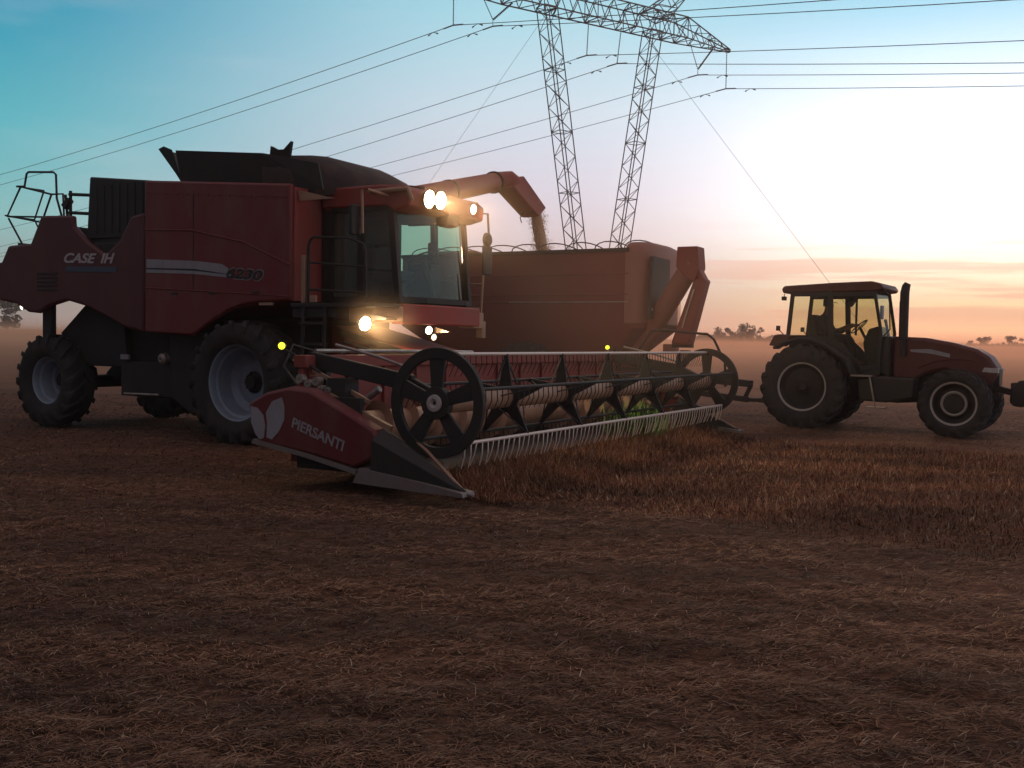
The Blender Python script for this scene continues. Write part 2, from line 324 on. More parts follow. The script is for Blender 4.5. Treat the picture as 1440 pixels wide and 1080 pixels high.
def field():
    ys = np.unique(np.concatenate([np.arange(-30, 2, 2.), np.arange(2, 12, .07), np.arange(12, 24, .12), np.arange(24, 60, 1.2), np.geomspace(60, 620, 26)]))
    xs = np.unique(np.concatenate([-np.geomspace(16, 620, 26), np.arange(-16, -8, .3), np.arange(-8, 9, .09), np.arange(9, 16, .3), np.geomspace(16, 620, 26)]))
    gx, gy = np.meshgrid(xs, ys); gz = ground_z(gx, gy); n, m = gx.shape
    me = bpy.data.meshes.new('field'); V = np.stack([gx, gy, gz], -1).reshape(-1, 3)
    i = np.arange(n*m).reshape(n, m); F = np.stack([i[:-1, :-1], i[:-1, 1:], i[1:, 1:], i[1:, :-1]], -1).reshape(-1, 4)
    me.vertices.add(len(V)); me.vertices.foreach_set('co', V.ravel()); me.loops.add(F.size); me.loops.foreach_set('vertex_index', F.ravel())
    me.polygons.add(len(F)); me.polygons.foreach_set('loop_start', np.arange(0, F.size, 4)); me.polygons.foreach_set('use_smooth', np.ones(len(F), bool)); me.update(); me.validate()
    o = bpy.data.objects.new('field', me); COL.objects.link(o); tag(o, kind='structure')
    m_ = bpy.data.materials.new('stubble_soil'); m_.use_nodes = True; t = m_.node_tree; b = t.nodes['Principled BSDF']; b.inputs['Roughness'].default_value = .95
    b.inputs['Specular IOR Level'].default_value = .1
    g = t.nodes.new('ShaderNodeNewGeometry')
    def noise(scale, det=6, st=(1, 1, 1), ro=.6):
        mpp = t.nodes.new('ShaderNodeMapping'); mpp.inputs['Scale'].default_value = st; mpp.inputs['Rotation'].default_value = (0, 0, rad(30)); t.links.new(g.outputs['Position'], mpp.inputs[0])
        n_ = t.nodes.new('ShaderNodeTexNoise'); n_.inputs['Scale'].default_value = scale; n_.inputs['Detail'].default_value = det; n_.inputs['Roughness'].default_value = ro
        t.links.new(mpp.outputs[0], n_.inputs['Vector']); return n_.outputs[0]
    def rp(f, a, b_, c0, c1):
        r = t.nodes.new('ShaderNodeValToRGB'); r.color_ramp.elements[0].position = a; r.color_ramp.elements[1].position = b_
        r.color_ramp.elements[0].color = (*c0, 1); r.color_ramp.elements[1].color = (*c1, 1); t.links.new(f, r.inputs[0]); return r.outputs[0]
    c1 = rp(noise(.35, 5, (.3, 1.6, 1)), .36, .66, (.115, .070, .055), (.235, .126, .082))
    c2 = rp(noise(14, 8, (.6, 1.2, 1), .8), .35, .7, (.22, .21, .21), (1.5, 1.35, 1.2))
    mx = t.nodes.new('ShaderNodeMix'); mx.data_type = 'RGBA'; mx.blend_type = 'MULTIPLY'; mx.inputs[0].default_value = 1; t.links.new(c1, mx.inputs[6]); t.links.new(c2, mx.inputs[7])
    t.links.new(mx.outputs[2], b.inputs['Base Color'])
    bp = t.nodes.new('ShaderNodeBump'); bp.inputs['Strength'].default_value = .9; bp.inputs['Distance'].default_value = .04; t.links.new(noise(22, 8, (.7, 1.4, 1), .75), bp.inputs['Height']); t.links.new(bp.outputs[0], b.inputs['Normal'])
    me.materials.append(m_)
field()
def blades_mat(name, stops, rough=.9):
    m_ = bpy.data.materials.new(name); m_.use_nodes = True; t = m_.node_tree; b = t.nodes['Principled BSDF']; b.inputs['Roughness'].default_value = rough; b.inputs['Specular IOR Level'].default_value = .15
    g = t.nodes.new('ShaderNodeNewGeometry'); r = t.nodes.new('ShaderNodeValToRGB'); cr = r.color_ramp
    while len(cr.elements) < len(stops): cr.elements.new(.5)
    for e, (p, c) in zip(cr.elements, stops): e.position = p; e.color = (*c, 1)
    t.links.new(g.outputs['Random Per Island'], r.inputs[0])
    mpp = t.nodes.new('ShaderNodeMapping'); mpp.inputs['Rotation'].default_value = (0, 0, rad(30)); mpp.inputs['Scale'].default_value = (.32, 1.1, 1); t.links.new(g.outputs['Position'], mpp.inputs[0])
    n = t.nodes.new('ShaderNodeTexNoise'); n.inputs['Scale'].default_value = 1.1; n.inputs['Detail'].default_value = 6; t.links.new(mpp.outputs[0], n.inputs['Vector'])
    r2 = t.nodes.new('ShaderNodeValToRGB'); r2.color_ramp.elements[0].position = .4; r2.color_ramp.elements[1].position = .62
    r2.color_ramp.elements[0].color = (.55, .56, .58, 1); r2.color_ramp.elements[1].color = (1.3, 1.18, 1.05, 1); t.links.new(n.outputs[0], r2.inputs[0])
    mx = t.nodes.new('ShaderNodeMix'); mx.data_type = 'RGBA'; mx.blend_type = 'MULTIPLY'; mx.inputs[0].default_value = 1
    t.links.new(r.outputs[0], mx.inputs[6]); t.links.new(r2.outputs[0], mx.inputs[7]); t.links.new(mx.outputs[2], b.inputs['Base Color'])
    return m_
def blades(name, px, py, L0, az_, tilt, wid, m_, lift=0.0, bend=.3):
    """each blade: a bent three-station strip"""
    n = len(px); z0 = ground_z(px, py)+lift
    dx = np.cos(az_); dy = np.sin(az_); ct = np.cos(tilt); st = np.sin(tilt)
    sx, sy = -dy, dx
    V = np.zeros((n, 6, 3))
    base = np.stack([px, py, z0], -1)
    for k, f in enumerate((0, .55, 1.0)):
        bz = st*f*L0-bend*L0*f*f*.5*ct*0 + (0.0)
        c = base+np.stack([dx*ct*f*L0, dy*ct*f*L0, bz+.25*bend*L0*math.sin(PI*f)], -1)
        w = wid*(1.0, .9, .35)[k]
        V[:, 2*k] = c-np.stack([sx*w/2, sy*w/2, 0*w], -1); V[:, 2*k+1] = c+np.stack([sx*w/2, sy*w/2, 0*w], -1)
    F0 = np.array([[0, 1, 3, 2], [2, 3, 5, 4]]); F = (F0[None]+6*np.arange(n)[:, None, None]).reshape(-1, 4)
    me = bpy.data.meshes.new(name); me.vertices.add(n*6); me.vertices.foreach_set('co', V.ravel()); me.loops.add(F.size); me.loops.foreach_set('vertex_index', F.ravel())
    me.polygons.add(len(F)); me.polygons.foreach_set('loop_start', np.arange(0, F.size, 4)); me.update()
    me.materials.append(m_); o = bpy.data.objects.new(name, me); COL.objects.link(o); return o
# straw litter left behind the cut
n = 430000
d = 3.2*(26/3.2)**rng.random(n)**.9; a = rng.uniform(-.62, .62, n); px = d*np.tan(a); py = d
u, v = W2K(px, py); crop = (v > -3.75) & (v < 4.4) & (u > 5.2)
under = (np.abs(v+1.3) < .5) & (u > -6) & (u < 1)
clump = vnoise(px*7, py*7, 21)*.6+vnoise(px*19, py*19, 22)*.4
k = ~crop & (clump > .15+.45*rng.random(len(px))); px, py, d = px[k], py[k], d[k]; n = len(px); clump = clump[k]
straw_m = blades_mat('chopped_straw', [(0, (.065, .040, .033)), (.35, (.165, .095, .066)), (.65, (.28, .155, .094)), (.93, (.36, .23, .15)), (.993, (.55, .44, .33))])
o = blades('straw_litter', px, py, rng.uniform(.02, .07, n)*(1+.04*d), rad(-30)+rng.normal(0, .8, n), rng.normal(.12, .16, n), rng.uniform(.002, .0045, n)*(1+d*.07), straw_m, .0+.03*clump, .16)
tag(o, 'chopped brown straw lying on the harvested ground', 'straw', kind='stuff')
# standing crop ahead of the header
n = 260000
uu = np.where(rng.random(n) < .16, rng.uniform(4.86, 6.2, n), 5.6+rng.random(n)**1.15*26); vv = rng.uniform(-3.95, 4.5, n)+.12*np.sin(uu*1.7)
cx, cy = K2W(uu, vv); k = uu > 0; cx, cy, uu, vv = cx[k], cy[k], uu[k], vv[k]; n = len(cx)
crop_m = blades_mat('ripe_soybean_stems', [(0, (.12, .060, .042)), (.4, (.20, .098, .064)), (.75, (.28, .145, .09)), (.95, (.37, .22, .14)), (.99, (.5, .4, .28))])
hh = (.065+.05*vnoise(cx*.8, cy*.8, 9))*rng.uniform(.5, 1.3, n)*np.clip((vv+3.95+.5*vnoise(cx*1.3, cy*1.3, 4))/1.2, .35, 1)+.20*(uu < 6.3)*np.clip((6.3-uu)/.8, 0, 1)*rng.uniform(.3, 1.2, n)
tl = rng.uniform(.05, 1.25, n)
o = blades('standing_crop', cx, cy, hh, rng.uniform(0, 2*PI, n), tl, rng.uniform(.004, .011, n), crop_m, .01, .35)
tag(o, 'low reddish brown crop still standing in front of the header', 'crop', kind='stuff')

# ================================================================== COMBINE
K = thing('combine_harvester', 'large dusty red combine harvester with lit cab lamps and its grain auger swung out', 'combine harvester', (KO[0], KO[1], -.03), rad(-30))
# --- chassis & axles
c = MB(); c.prism([(-4.78, 1.66), (-4.05, 2.2), (-3.1, 2.1), (-3.0, 1.1), (-4.0, 1.1)], -1.2, -.9); c.box(-3.3, -.9, -1.05, 1.05, .95, 1.95); c.box(-3.1, -1.2, -1.25, 1.25, .62, 1.2); c.box(-.9, 1.0, -.85, .85, 1.1, 1.95)
c.prism([(-4.3, 1.4), (-3.2, .9), (-3.2, 2.1), (-4.6, 2.1)], -.9, .9)
c.tube([(0, -1.2, .95), (0, 1.2, .95)], .17, 12); c.tube([(-4.82, -1.0, .78), (-4.82, 1.0, .78)], .12, 10)
c.box(-.55, .55, -.7, .7, .75, 1.2); c.box(-4.98, -4.74, -1.42, -1.30, 1.3, 2.2); c.box(-4.98, -4.74, 1.30, 1.42, 1.3, 2.2)
c.bar((-4.82, 0, .8), (-4.0, 0, 1.5), .3, .3)
c.build('chassis', 'dark', K, bev=.02)
c = MB(); c.prism([(-1.85, .62), (-1.35, .36), (-.95, .42), (-.8, 1.0), (-.95, 1.7), (-1.9, 1.7)], -1.28, -.9); c.build('fuel_tank', 'plastic', K, bev=.05)
c = MB()
c.box(-3.05, -2.86, -1.3, -1.26, 1.24, 1.32); c.build('reflector', 'grey', K)
c = MB(); c.lathe([(-1.36, .02), (-1.36, .05), (-1.33, .09), (-1.25, .10)], (-2.0, 0, 1.27), 'y', 20); c.build('pulley', 'steel', K)
c = MB(); c.tube([(-2.95, -1.30, .66), (-2.1, -1.30, .67)], .02, 8); c.build('pipe', 'steel', K)
# --- bodywork
body = MB(); body.prism([(-2.12, 2.0), (-2.12, 4.10), (1.0, 3.86), (1.0, 2.2), (.2, 2.14), (-1.0, 1.95)], -1.5, .95); body.prism([(-2.12, 2.0), (-2.12, 4.10), (.45, 3.90), (.45, 2.16), (-1.0, 1.95)], .95, 1.5)
body.build('body', 'red', K, bev=.02)
arch = [(-1.0, 1.66)]+[(-.74, 1.80), (-.5, 1.93), (-.2, 2.06), (.1, 2.14), (.45, 2.18)]
for s in (-1, 1):
    p = MB(); poly = [(-2.095, 1.70)]+arch+[(1.03, 2.20), (1.035, 3.90), (-2.095, 4.15)] if s < 0 else [(-2.095, 1.70)]+arch+[(.50, 2.20), (.50, 3.93), (-2.095, 4.15)]
    p.prism(poly, s*1.50, s*1.60, taper=[(x*.998-.002, z*.998+.004) for x, z in poly])
    sp = p.build('side_panel', 'red', K, bev=.035)
    q = MB(); q.tube([(-2.08, s*1.60, 3.35), (-1.0, s*1.605, 3.30), (.1, s*1.605, 3.08), (1.02, s*1.60, 2.72)], .012, 6); q.tube([(-2.08, s*1.60, 2.42), (-.9, s*1.605, 2.36), (1.02, s*1.60, 2.26)], .010, 6)
    (q.build('crease', 'red', sp) if s < 0 else None)
# front wall facing the cab, with rounded corner
p = MB(); p.prism(arc(.93, -1.43, .12, -90, 0, 6)+[(1.05, .95), (.9, .95), (.9, -1.55)], 2.2, 3.86, 'z'); p.build('front_wall', 'red2', K)
# rear hood
hood = [(-6.8, 2.50), (-6.65, 2.86), (-5.95, 2.93), (-5.75, 3.22), (-5.1, 3.24), (-4.80, 3.72), (-3.95, 3.68), (-3.93, 3.50), (-3.55, 3.22), (-3.1, 2.98), (-2.75, 3.2), (-2.45, 3.6), (-2.14, 3.64), (-2.14, 1.68),
        (-2.6, 1.76), (-3.1, 1.95), (-3.6, 2.12), (-4.1, 2.22), (-4.6, 2.12), (-4.9, 2.0), (-5.2, 2.02), (-5.55, 2.17), (-6.4, 2.28)]
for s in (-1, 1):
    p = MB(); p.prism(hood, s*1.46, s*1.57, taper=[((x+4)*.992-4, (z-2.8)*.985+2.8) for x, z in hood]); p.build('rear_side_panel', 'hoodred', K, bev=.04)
p = MB(); p.prism([(-6.5, 2.5), (-6.4, 2.85), (-5.0, 2.95), (-4.7, 3.5), (-4.0, 3.5), (-3.9, 3.2), (-2.12, 3.2), (-2.12, 2.1), (-4.1, 2.3), (-6.1, 2.3)], -1.46, 1.46); p.build('rear_hood', 'dark', K, bev=.03)
# engine bay and screen
p = MB(); p.prism([(-3.66, 4.33), (-2.12, 4.17), (-2.12, 3.0), (-3.1, 2.9), (-3.75, 3.2)], -1.44, 1.44)
en = p.build('engine_bay', 'plastic', K, bev=.03)
p = MB()
for i in range(7): p.box(-3.5+i*.19, -3.46+i*.19, -1.452, -1.44, 3.35, 4.15)
p.box(-3.62, -2.2, -1.47, -1.445, 3.28, 3.34); p.build('grille', 'plastic', en)
# rear railings of the engine deck
R_ = MB(); v0 = -1.25
def T3(*pts): return [(a, v0 if len(b) < 2 else b[0], b[-1]) for a, *b in pts]
R_.tube(T3((-5.95, 4.33), (-5.72, 4.32), (-5.66, 4.54), (-5.60, 4.57), (-4.90, 4.52), (-4.82, 4.47), (-4.80, 4.05), (-4.66, 3.72)), .02, 7)
R_.tube(T3((-5.88, 4.33), (-4.95, 4.13), (-4.63, 4.12), (-4.60, 3.70)), .018, 7)
R_.tube(T3((-5.85, 4.30), (-6.24, 3.80), (-5.2, 3.74)), .018, 7); R_.tube(T3((-6.3, 3.82), (-5.2, 3.64)), .016, 7)
R_.tube(T3((-4.95, 4.13), (-5.25, 3.6)), .018, 7)
R_.tube(T3((-6.2, 3.76), (-5.78, 3.26), (-5.75, 3.15)), .018, 7); R_.tube(T3((-5.9, 3.28), (-5.3, 3.22)), .024, 7)
R_.tube(T3((-4.56, 4.1), (-4.5, 3.68)), .025, 7)
for zz in (4.10, 3.78): R_.tube(T3((-4.45, zz), (-3.6, zz-.07)), .03, 7)
R_.tube(T3((-4.42, 4.16), (-4.42, 3.68)), .028, 7)
for w in (0.55,):
    R_.tube([(-5.95, v0, 4.33), (-5.95, v0+w, 4.33)], .016, 6); R_.tube([(-6.24, v0, 3.80), (-6.24, v0+w, 3.80)], .016, 6); R_.tube([(-5.95, v0+w, 4.33), (-6.24, v0+w, 3.8), (-5.8, v0+w, 3.2)], .016, 6)
R_.build('deck_railing', 'dark', K)
p = MB(); p.prism([(-4.62, 3.92), (-4.46, 4.04), (-4.40, 3.98), (-4.52, 3.84)], -1.30, -1.2); p.build('deck_latch', 'dark', K)
for u_ in (-1.4, -.55, .35): f = MB(); f.box(u_-.07, u_+.07, -1.612, -1.60, 2.30, 2.335); f.build('panel_latch', 'plastic', K, bev=.003)
f = MB(); f.box(-.98, -.972, -1.606, -1.60, 2.35, 3.86); f.build('panel_seam', 'black', K)
f = MB()
for i in range(14): f.lathe([(-1.615, .0), (-1.612, .012), (-1.60, .014)], (-2.0+i*.225, 0, 3.93-.075*(i*.225)), 'y', 8)
f.hull([Vector((-2.06, -1.603, 3.935)), Vector((-2.06, -1.603, 3.965)), Vector((1.0, -1.603, 3.725)), Vector((1.0, -1.603, 3.695))], [Vector((-2.06, -1.599, 3.935)), Vector((-2.06, -1.599, 3.965)), Vector((1.0, -1.599, 3.725)), Vector((1.0, -1.599, 3.695))]); f.build('rivet_row', 'red', K)
f = MB()
for i in range(5): f.box(-4.9+.0*i, -4.35, -1.582, -1.57, 2.40+i*.07, 2.43+i*.07)
f.build('side_vent', 'plastic', K)
f = MB(); f.box(-6.2, -6.05, -1.60, -1.57, 2.55, 2.7); f.build('tail_light', 'orange', K, bev=.01)
# decals and lettering
text('CASE', 'lettering', 'white', K, -4.15, -3.30, 2.87, 3.04, -1.575, .35, -.03, .03)
text('IH', 'lettering', 'white', K, -3.20, -2.84, 2.84, 3.01, -1.575, .35, -.01, .03)
p = MB(); p.prism([(-4.1, 2.72), (-2.8, 2.68), (-2.8, 2.77), (-4.1, 2.81)], -1.577, -1.570); p.build('stripe', 'blue', K)
p = MB(); p.prism([(-2.04, 2.74), (-.95, 2.70), (-.24, 2.61), (-.21, 2.69), (-.35, 2.76), (-.9, 2.82), (-2.04, 2.88)], -1.606, -1.60); p.build('stripe', 'grey', K)
p = MB(); p.prism([(-2.04, 2.66), (-.95, 2.62), (-.24, 2.555), (-.24, 2.60), (-.95, 2.67), (-2.04, 2.715)], -1.606, -1.60); p.build('stripe', 'grey', K)
p = MB(); p.prism([(-2.04, 2.715), (-.95, 2.67), (-.24, 2.60), (-.24, 2.61), (-.95, 2.70), (-2.04, 2.74)], -1.605, -1.60); p.build('stripe', 'black', K)
text('6230', 'lettering', 'black', K, -.27, .50, 2.55, 2.71, -1.602, .3, -.06, .03)
text('6230', 'lettering_outline', 'grey', K, -.285, .515, 2.537, 2.723, -1.600, .3, -.06, .045, .0015)
# --- grain tank extension
t = MB()
def flare(B, Tt, th=.025):
    B = [Vector(b) for b in B]; Tt = [Vector(b) for b in Tt]; nrm = (B[1]-B[0]).cross(Tt[0]-B[0]).normalized()*th
    t.add(B+Tt[::-1]+[x+nrm for x in B+Tt[::-1]], [(0,1,2,3), (7,6,5,4), (0,4,5,1), (1,5,6,2), (2,6,7,3), (3,7,4,0)])
flare([(-1.55, -1.3, 4.08), (.95, -1.3, 3.88)], [(-1.60, -1.38, 4.62), (.28, -1.38, 4.43)])
flare([(.28, -1.3, 3.9), (1.4, -1.3, 3.84)], [(.28, -1.36, 4.43), (1.3, -1.30, 4.22)])
flare([(-1.55, 1.3, 4.08), (1.4, 1.3, 3.84)], [(-1.60, 1.38, 4.62), (1.3, 1.38, 4.25)])
flare([(-1.55, -1.3, 4.08), (-1.55, 1.3, 4.08)], [(-2.05, -1.3, 4.66), (-2.05, 1.3, 4.66)])
t.add([(-1.55, -1.3, 4.1), (-2.1, -1.32, 4.69), (-1.95, -1.34, 4.72), (-1.72, -1.37, 4.64)], [(0, 1, 2, 3)])
t.build('tank_extension', 'plastic', K, smooth=0)
t = MB(); t.add([(.38, -1.36, 4.36), (.44, -1.4, 4.52), (.56, -1.38, 4.46), (.66, -1.36, 4.46), (.84, -1.4, 4.56), (.76, -1.34, 4.34),
                 (.38, -1.32, 4.36), (.44, -1.34, 4.52), (.56, -1.33, 4.46), (.66, -1.32, 4.46), (.84, -1.34, 4.56), (.76, -1.3, 4.34)],
                [(0,1,2,3,4,5), (11,10,9,8,7,6)]+[(i, i+6, (i+1) % 6+6, (i+1) % 6) for i in range(6)]); t.build('tank_flap', 'plastic', K)
# curved front cover reaching over the cab roof
t = MB(); ring = []; st = [(.25, 3.90, 4.46, 1.36), (.6, 3.84, 4.46, 1.35), (.9, 3.80, 4.42, 1.32), (1.15, 3.78, 4.32, 1.20), (1.36, 3.80, 4.20, 1.0), (1.5, 3.86, 4.08, .72)]
for (uu_, z0, z1, hw) in st:
    ring.append([Vector((uu_, -hw, z0)), Vector((uu_, -hw*1.02, z0+(z1-z0)*.55)), Vector((uu_, -hw*.9, z0+(z1-z0)*.9)), Vector((uu_, -hw*.5, z1+.03)), Vector((uu_, hw*.5, z1+.03)), Vector((uu_, hw*.9, z0+(z1-z0)*.9)), Vector((uu_, hw*1.02, z0+(z1-z0)*.55)), Vector((uu_, hw, z0))])
vs = [p for r_ in ring for p in r_]; fs = [(i*8+j, i*8+(j+1) % 8, (i+1)*8+(j+1) % 8, (i+1)*8+j) for i in range(len(ring)-1) for j in range(8)]+[tuple(range(8)), tuple(40+j for j in range(7, -1, -1))]
t.add(vs, fs); t.box(.75, 1.05, .1, .8, 4.36, 4.40, rot=(0, .3, 0)); t.build('tank_front_cover', 'cloth', K, smooth=60)
t = MB(); t.prism([(1.05, 3.82), (1.75, 3.66), (1.1, 3.66)], -1.48, -1.44); t.build('tank_gusset', 'worn', K)
# --- cab
cab = MB(); cab.box(1.06, 1.24, -.95, .62, 2.2, 3.62); cab.box(1.06, 2.45, -.93, .93, 2.08, 2.24)
cabo = cab.build('cab', 'plastic', K, bev=.02)
f = MB()
for s in (-1, 1):
    ur = 1.30 if s < 0 else 1.09; f.bar((ur, s*.95, 2.2), (ur, s*.95, 3.62), .06, .07)
    f.bar((2.50, s*.93, 2.2), (2.36, s*.93, 3.60), .08, .10)
    f.bar((1.84, s*.955, 2.22), (1.80, s*.955, 3.60), .09 if s > 0 else .05, .09); f.bar((1.3, s*.95, 3.58), (2.4, s*.95, 3.56), .06, .08); f.bar((1.3, s*.95, 2.24), (2.5, s*.95, 2.24), .06, .08)
f.bar((2.50, -.93, 2.24), (2.66, -.5, 2.24), .06, .08); f.bar((2.66, -.5, 2.24), (2.70, .5, 2.24), .06, .08); f.bar((2.70, .5, 2.24), (2.5, .93, 2.24), .06, .08)
f.build('cab_frame', 'plastic', cabo)
f = MB()
prof = [(-.93, 2.50), (-.7, 2.60), (-.35, 2.68), (0, 2.70), (.35, 2.68), (.7, 2.60), (.93, 2.50)]
vs = [(u_, v_, 2.26) for v_, u_ in prof]+[(u_-.14, v_, 3.60) for v_, u_ in prof]
f.add(vs, [(i, i+1, i+8, i+7) for i in range(6)]); f.build('windshield', 'cabglass', cabo)
f = MB(); f.add([(1.12, .95, 2.26), (2.46, .93, 2.26), (2.34, .93, 3.56), (1.12, .95, 3.56)], [(0,1,2,3)]); f.build('side_window', 'cabglass', cabo)
f = MB(); f.add([(1.34, -.95, 2.26), (2.46, -.93, 2.26), (2.34, -.93, 3.56), (1.34, -.95, 3.56)], [(0,1,2,3)]); dr = f.build('door', 'doorglass', cabo)
f = MB(); f.box(1.12, 2.44, .965, .985, 2.24, 2.62); f.build('lower_panel', 'plastic', cabo)
# roof with visor
f = MB(); poly = [(1.1, 3.60), (1.1, 3.80), (1.25, 3.90), (2.2, 3.90), (2.62, 3.86), (2.74, 3.76), (2.72, 3.56), (2.45, 3.50), (2.3, 3.58)]
f.prism(poly, -1.0, 1.0, taper=poly); f.box(1.15, 2.3, -.98, .98, 3.56, 3.62); rf = f.build('cab_roof', 'red2', K, bev=.045)
f = MB(); f.prism([(2.44, 3.58), (2.72, 3.60), (2.68, 3.40), (2.52, 3.38)], .02, .34); f.build('wiper_motor', 'plastic', K, bev=.02)
f = MB(); f.tube([(2.0, -.99, 3.80), (2.5, -1.04, 3.80), (2.72, -1.04, 3.80), (2.78, -1.02, 3.64)], .035, 8); f.build('grab_rail', 'worn', K)
# interior
f = MB(); f.box(1.5, 1.95, -.28, .28, 2.55, 2.72); f.box(1.38, 1.54, -.27, .27, 2.65, 3.08, rot=(0, -.12, 0)); f.box(1.4, 1.52, -.12, .12, 3.0, 3.14); f.box(1.55, 1.85, -.2, .2, 2.24, 2.55); f.build('seat', 'plastic', cabo, bev=.04)
f = MB(); f.tube([(2.5, 0, 2.24), (2.28, 0, 2.85)], .045, 8); f.lathe([(0, .19), (.015, .205), (0, .22), (-.015, .205)], (0, 0, 0), 'z', 24, close=True)
for i in range(3): a_ = 2*PI*i/3; f.tube([(0, 0, -.01), (.2*math.cos(a_), .2*math.sin(a_), 0)], .01, 5)
Rw = Matrix.Translation((2.24, 0, 2.9)) @ Euler((0, -.5, 0)).to_matrix().to_4x4()
nv = 16; f.v = f.v[:nv]+[tuple(Rw @ Vector(q)) for q in f.v[nv:]]; f.build('steering_wheel', 'plastic', cabo)
f = MB(); f.box(1.7, 2.15, .36, .62, 2.24, 2.85); f.box(2.0, 2.16, .5, .56, 2.9, 3.2, rot=(0, 0, .4)); f.build('console', 'plastic', cabo, bev=.02)
# platform, rail, steps
f = MB(); f.box(1.06, 2.62, -1.62, -.96, 2.10, 2.16); f.box(1.06, 1.9, -1.58, -.96, 1.95, 2.10); f.build('platform', 'dark', K, bev=.01)
f = MB(); f.prism([(2.46, -1.05), (2.64, -1.02), (2.78, -.45), (2.82, .1), (2.72, .95), (2.46, .95)], 1.88, 2.17, 'z'); f.build('front_deck', 'red2', K, bev=.02)
f = MB(); f.prism([(2.0, -1.45), (2.4, -1.40), (2.66, -1.02), (2.46, -.98), (2.0, -.98)], 1.90, 2.13, 'z'); f.build('deck_corner', 'worn', K, bev=.02)
f = MB(); v0 = -1.58
f.tube(T3((1.36, 2.16), (1.36, 2.98), (1.39, 3.07), (1.46, 3.11), (2.1, 3.07), (2.36, 2.98), (2.40, 2.9), (2.42, 2.16)), .02, 8)
f.tube(T3((1.36, 2.75), (2.41, 2.66)), .017, 8); f.tube(T3((1.36, 2.36), (2.41, 2.30)), .017, 8); f.build('handrail', 'dark', K)
f = MB(); f.box(1.26, 1.32, -1.62, -1.56, 2.16, 2.85); f.box(1.4, 1.52, -1.6, -1.56, 2.17, 2.27); f.build('ladder_post', 'worn', K, bev=.008)
f = MB()
for i in range(4): f.box(1.3+.02*i, 1.7+.02*i, -1.72, -1.56, 1.85-.3*i, 1.89-.3*i)
f.bar((1.3, -1.6, 2.1), (1.36, -1.72, .85), .03, .05); f.bar((1.7, -1.6, 2.1), (1.76, -1.72, .85), .03, .05); f.build('ladder', 'dark', K)
# mirrors
def mirror(v_, s):
    f = MB(); f.tube([(2.35, s*1.0, 3.72), (2.30, v_, 3.76), (2.2, v_, 3.76), (2.22, v_, 3.15)], .022, 7); ar = f.build('mirror_arm', 'worn', K)
    f = MB(); f.box(2.10, 2.16, v_-.17, v_+.05, 3.12, 3.55); f.build('mirror', 'plastic', ar, bev=.02)
mirror(-1.42, -1)
f = MB(); f.tube([(2.5, 1.0, 3.7), (2.62, 1.30, 3.72), (2.64, 1.34, 3.1), (2.60, 1.34, 2.75)], .02, 7); ar = f.build('mirror_arm', 'dark', K)
f = MB(); f.box(2.60, 2.66, 1.16, 1.40, 2.72, 3.2); f.lathe([(2.66, .01), (2.66, .10), (2.60, .12)], (0, 1.3, 3.30), 'x', 16); f.build('mirror', 'plastic', ar, bev=.02)
# far side handrails of the steps
f = MB()
for u_ in (2.0, 2.35): f.tube([(u_, 1.55, 1.9), (u_+.03, 1.6, 3.1), (u_-.1, 1.5, 3.14), (u_-.2, 1.1, 3.1)], .022, 7)
for z_ in (2.2, 2.6): f.tube([(2.0, 1.55, z_), (2.37, 1.57, z_)], .018, 6)
f.build('handrail', 'worn', K)
f = MB(); f.box(2.15, 2.45, 1.2, 1.5, 1.86, 2.12); f.box(2.3, 2.42, 1.5, 1.62, 1.7, 1.98); f.build('step_bracket', 'worn', K, bev=.01)
# lamps
FW = (1, 0, -.12)
for (v_, z_) in ((-.61, 3.70), (-.32, 3.72)): lamp_part(K, 'roof_lamp', (2.79, v_, z_), .125, FW, 'lamp')
lamp_part(K, 'roof_lamp', (2.74, .66, 3.71), .075, FW, 'lampw'); lamp_part(K, 'roof_lamp', (2.60, .98, 3.80), .06, FW, 'lampd')
lamp_part(K, 'work_lamp', (2.42, -1.60, 1.87), .095, (1, -.25, -.15), 'lamp'); lamp_part(K, 'work_lamp', (2.72, -.48, 1.80), .06, (1, -.3, -.1), 'lampw'); lamp_part(K, 'work_lamp', (2.70, -.32, 1.70), .05, (1, -.2, -.1), 'lampd')
f = MB(); f.prism([(2.4, 1.98), (2.5, 2.0), (2.72, 1.95), (2.7, 1.93), (2.4, 1.93)], -1.5, -1.24); f.build('lamp_bracket', 'dark', K); f = MB(); f.prism([(2.72, 1.86), (3.0, 1.78), (2.75, 1.76)], -.36, -.30); f.build('lamp_bracket', 'worn', K)
lamp_part(K, 'rear_lamp', (-5.58, -1.40, 2.13), .055, (-.4, -1, -.1), 'lampw')
spot('roof_lamp_light', K, (2.90, -.46, 3.70), (1, -.05, -.42), 330, 95); spot('far_roof_lamp_light', K, (2.86, .66, 3.70), (.75, 1, -.3), 190, 130)
spot('work_lamp_light', K, (2.55, -1.64, 1.85), (.8, .7, -.45), 85, 150); spot('low_work_lamp_light', K, (2.84, -.5, 1.78), (1, .3, -.2), 50, 120)
f = MB(); f.box(.45, .72, -1.63, -1.605, 2.13, 2.17); f.build('side_reflector', 'worn', K)
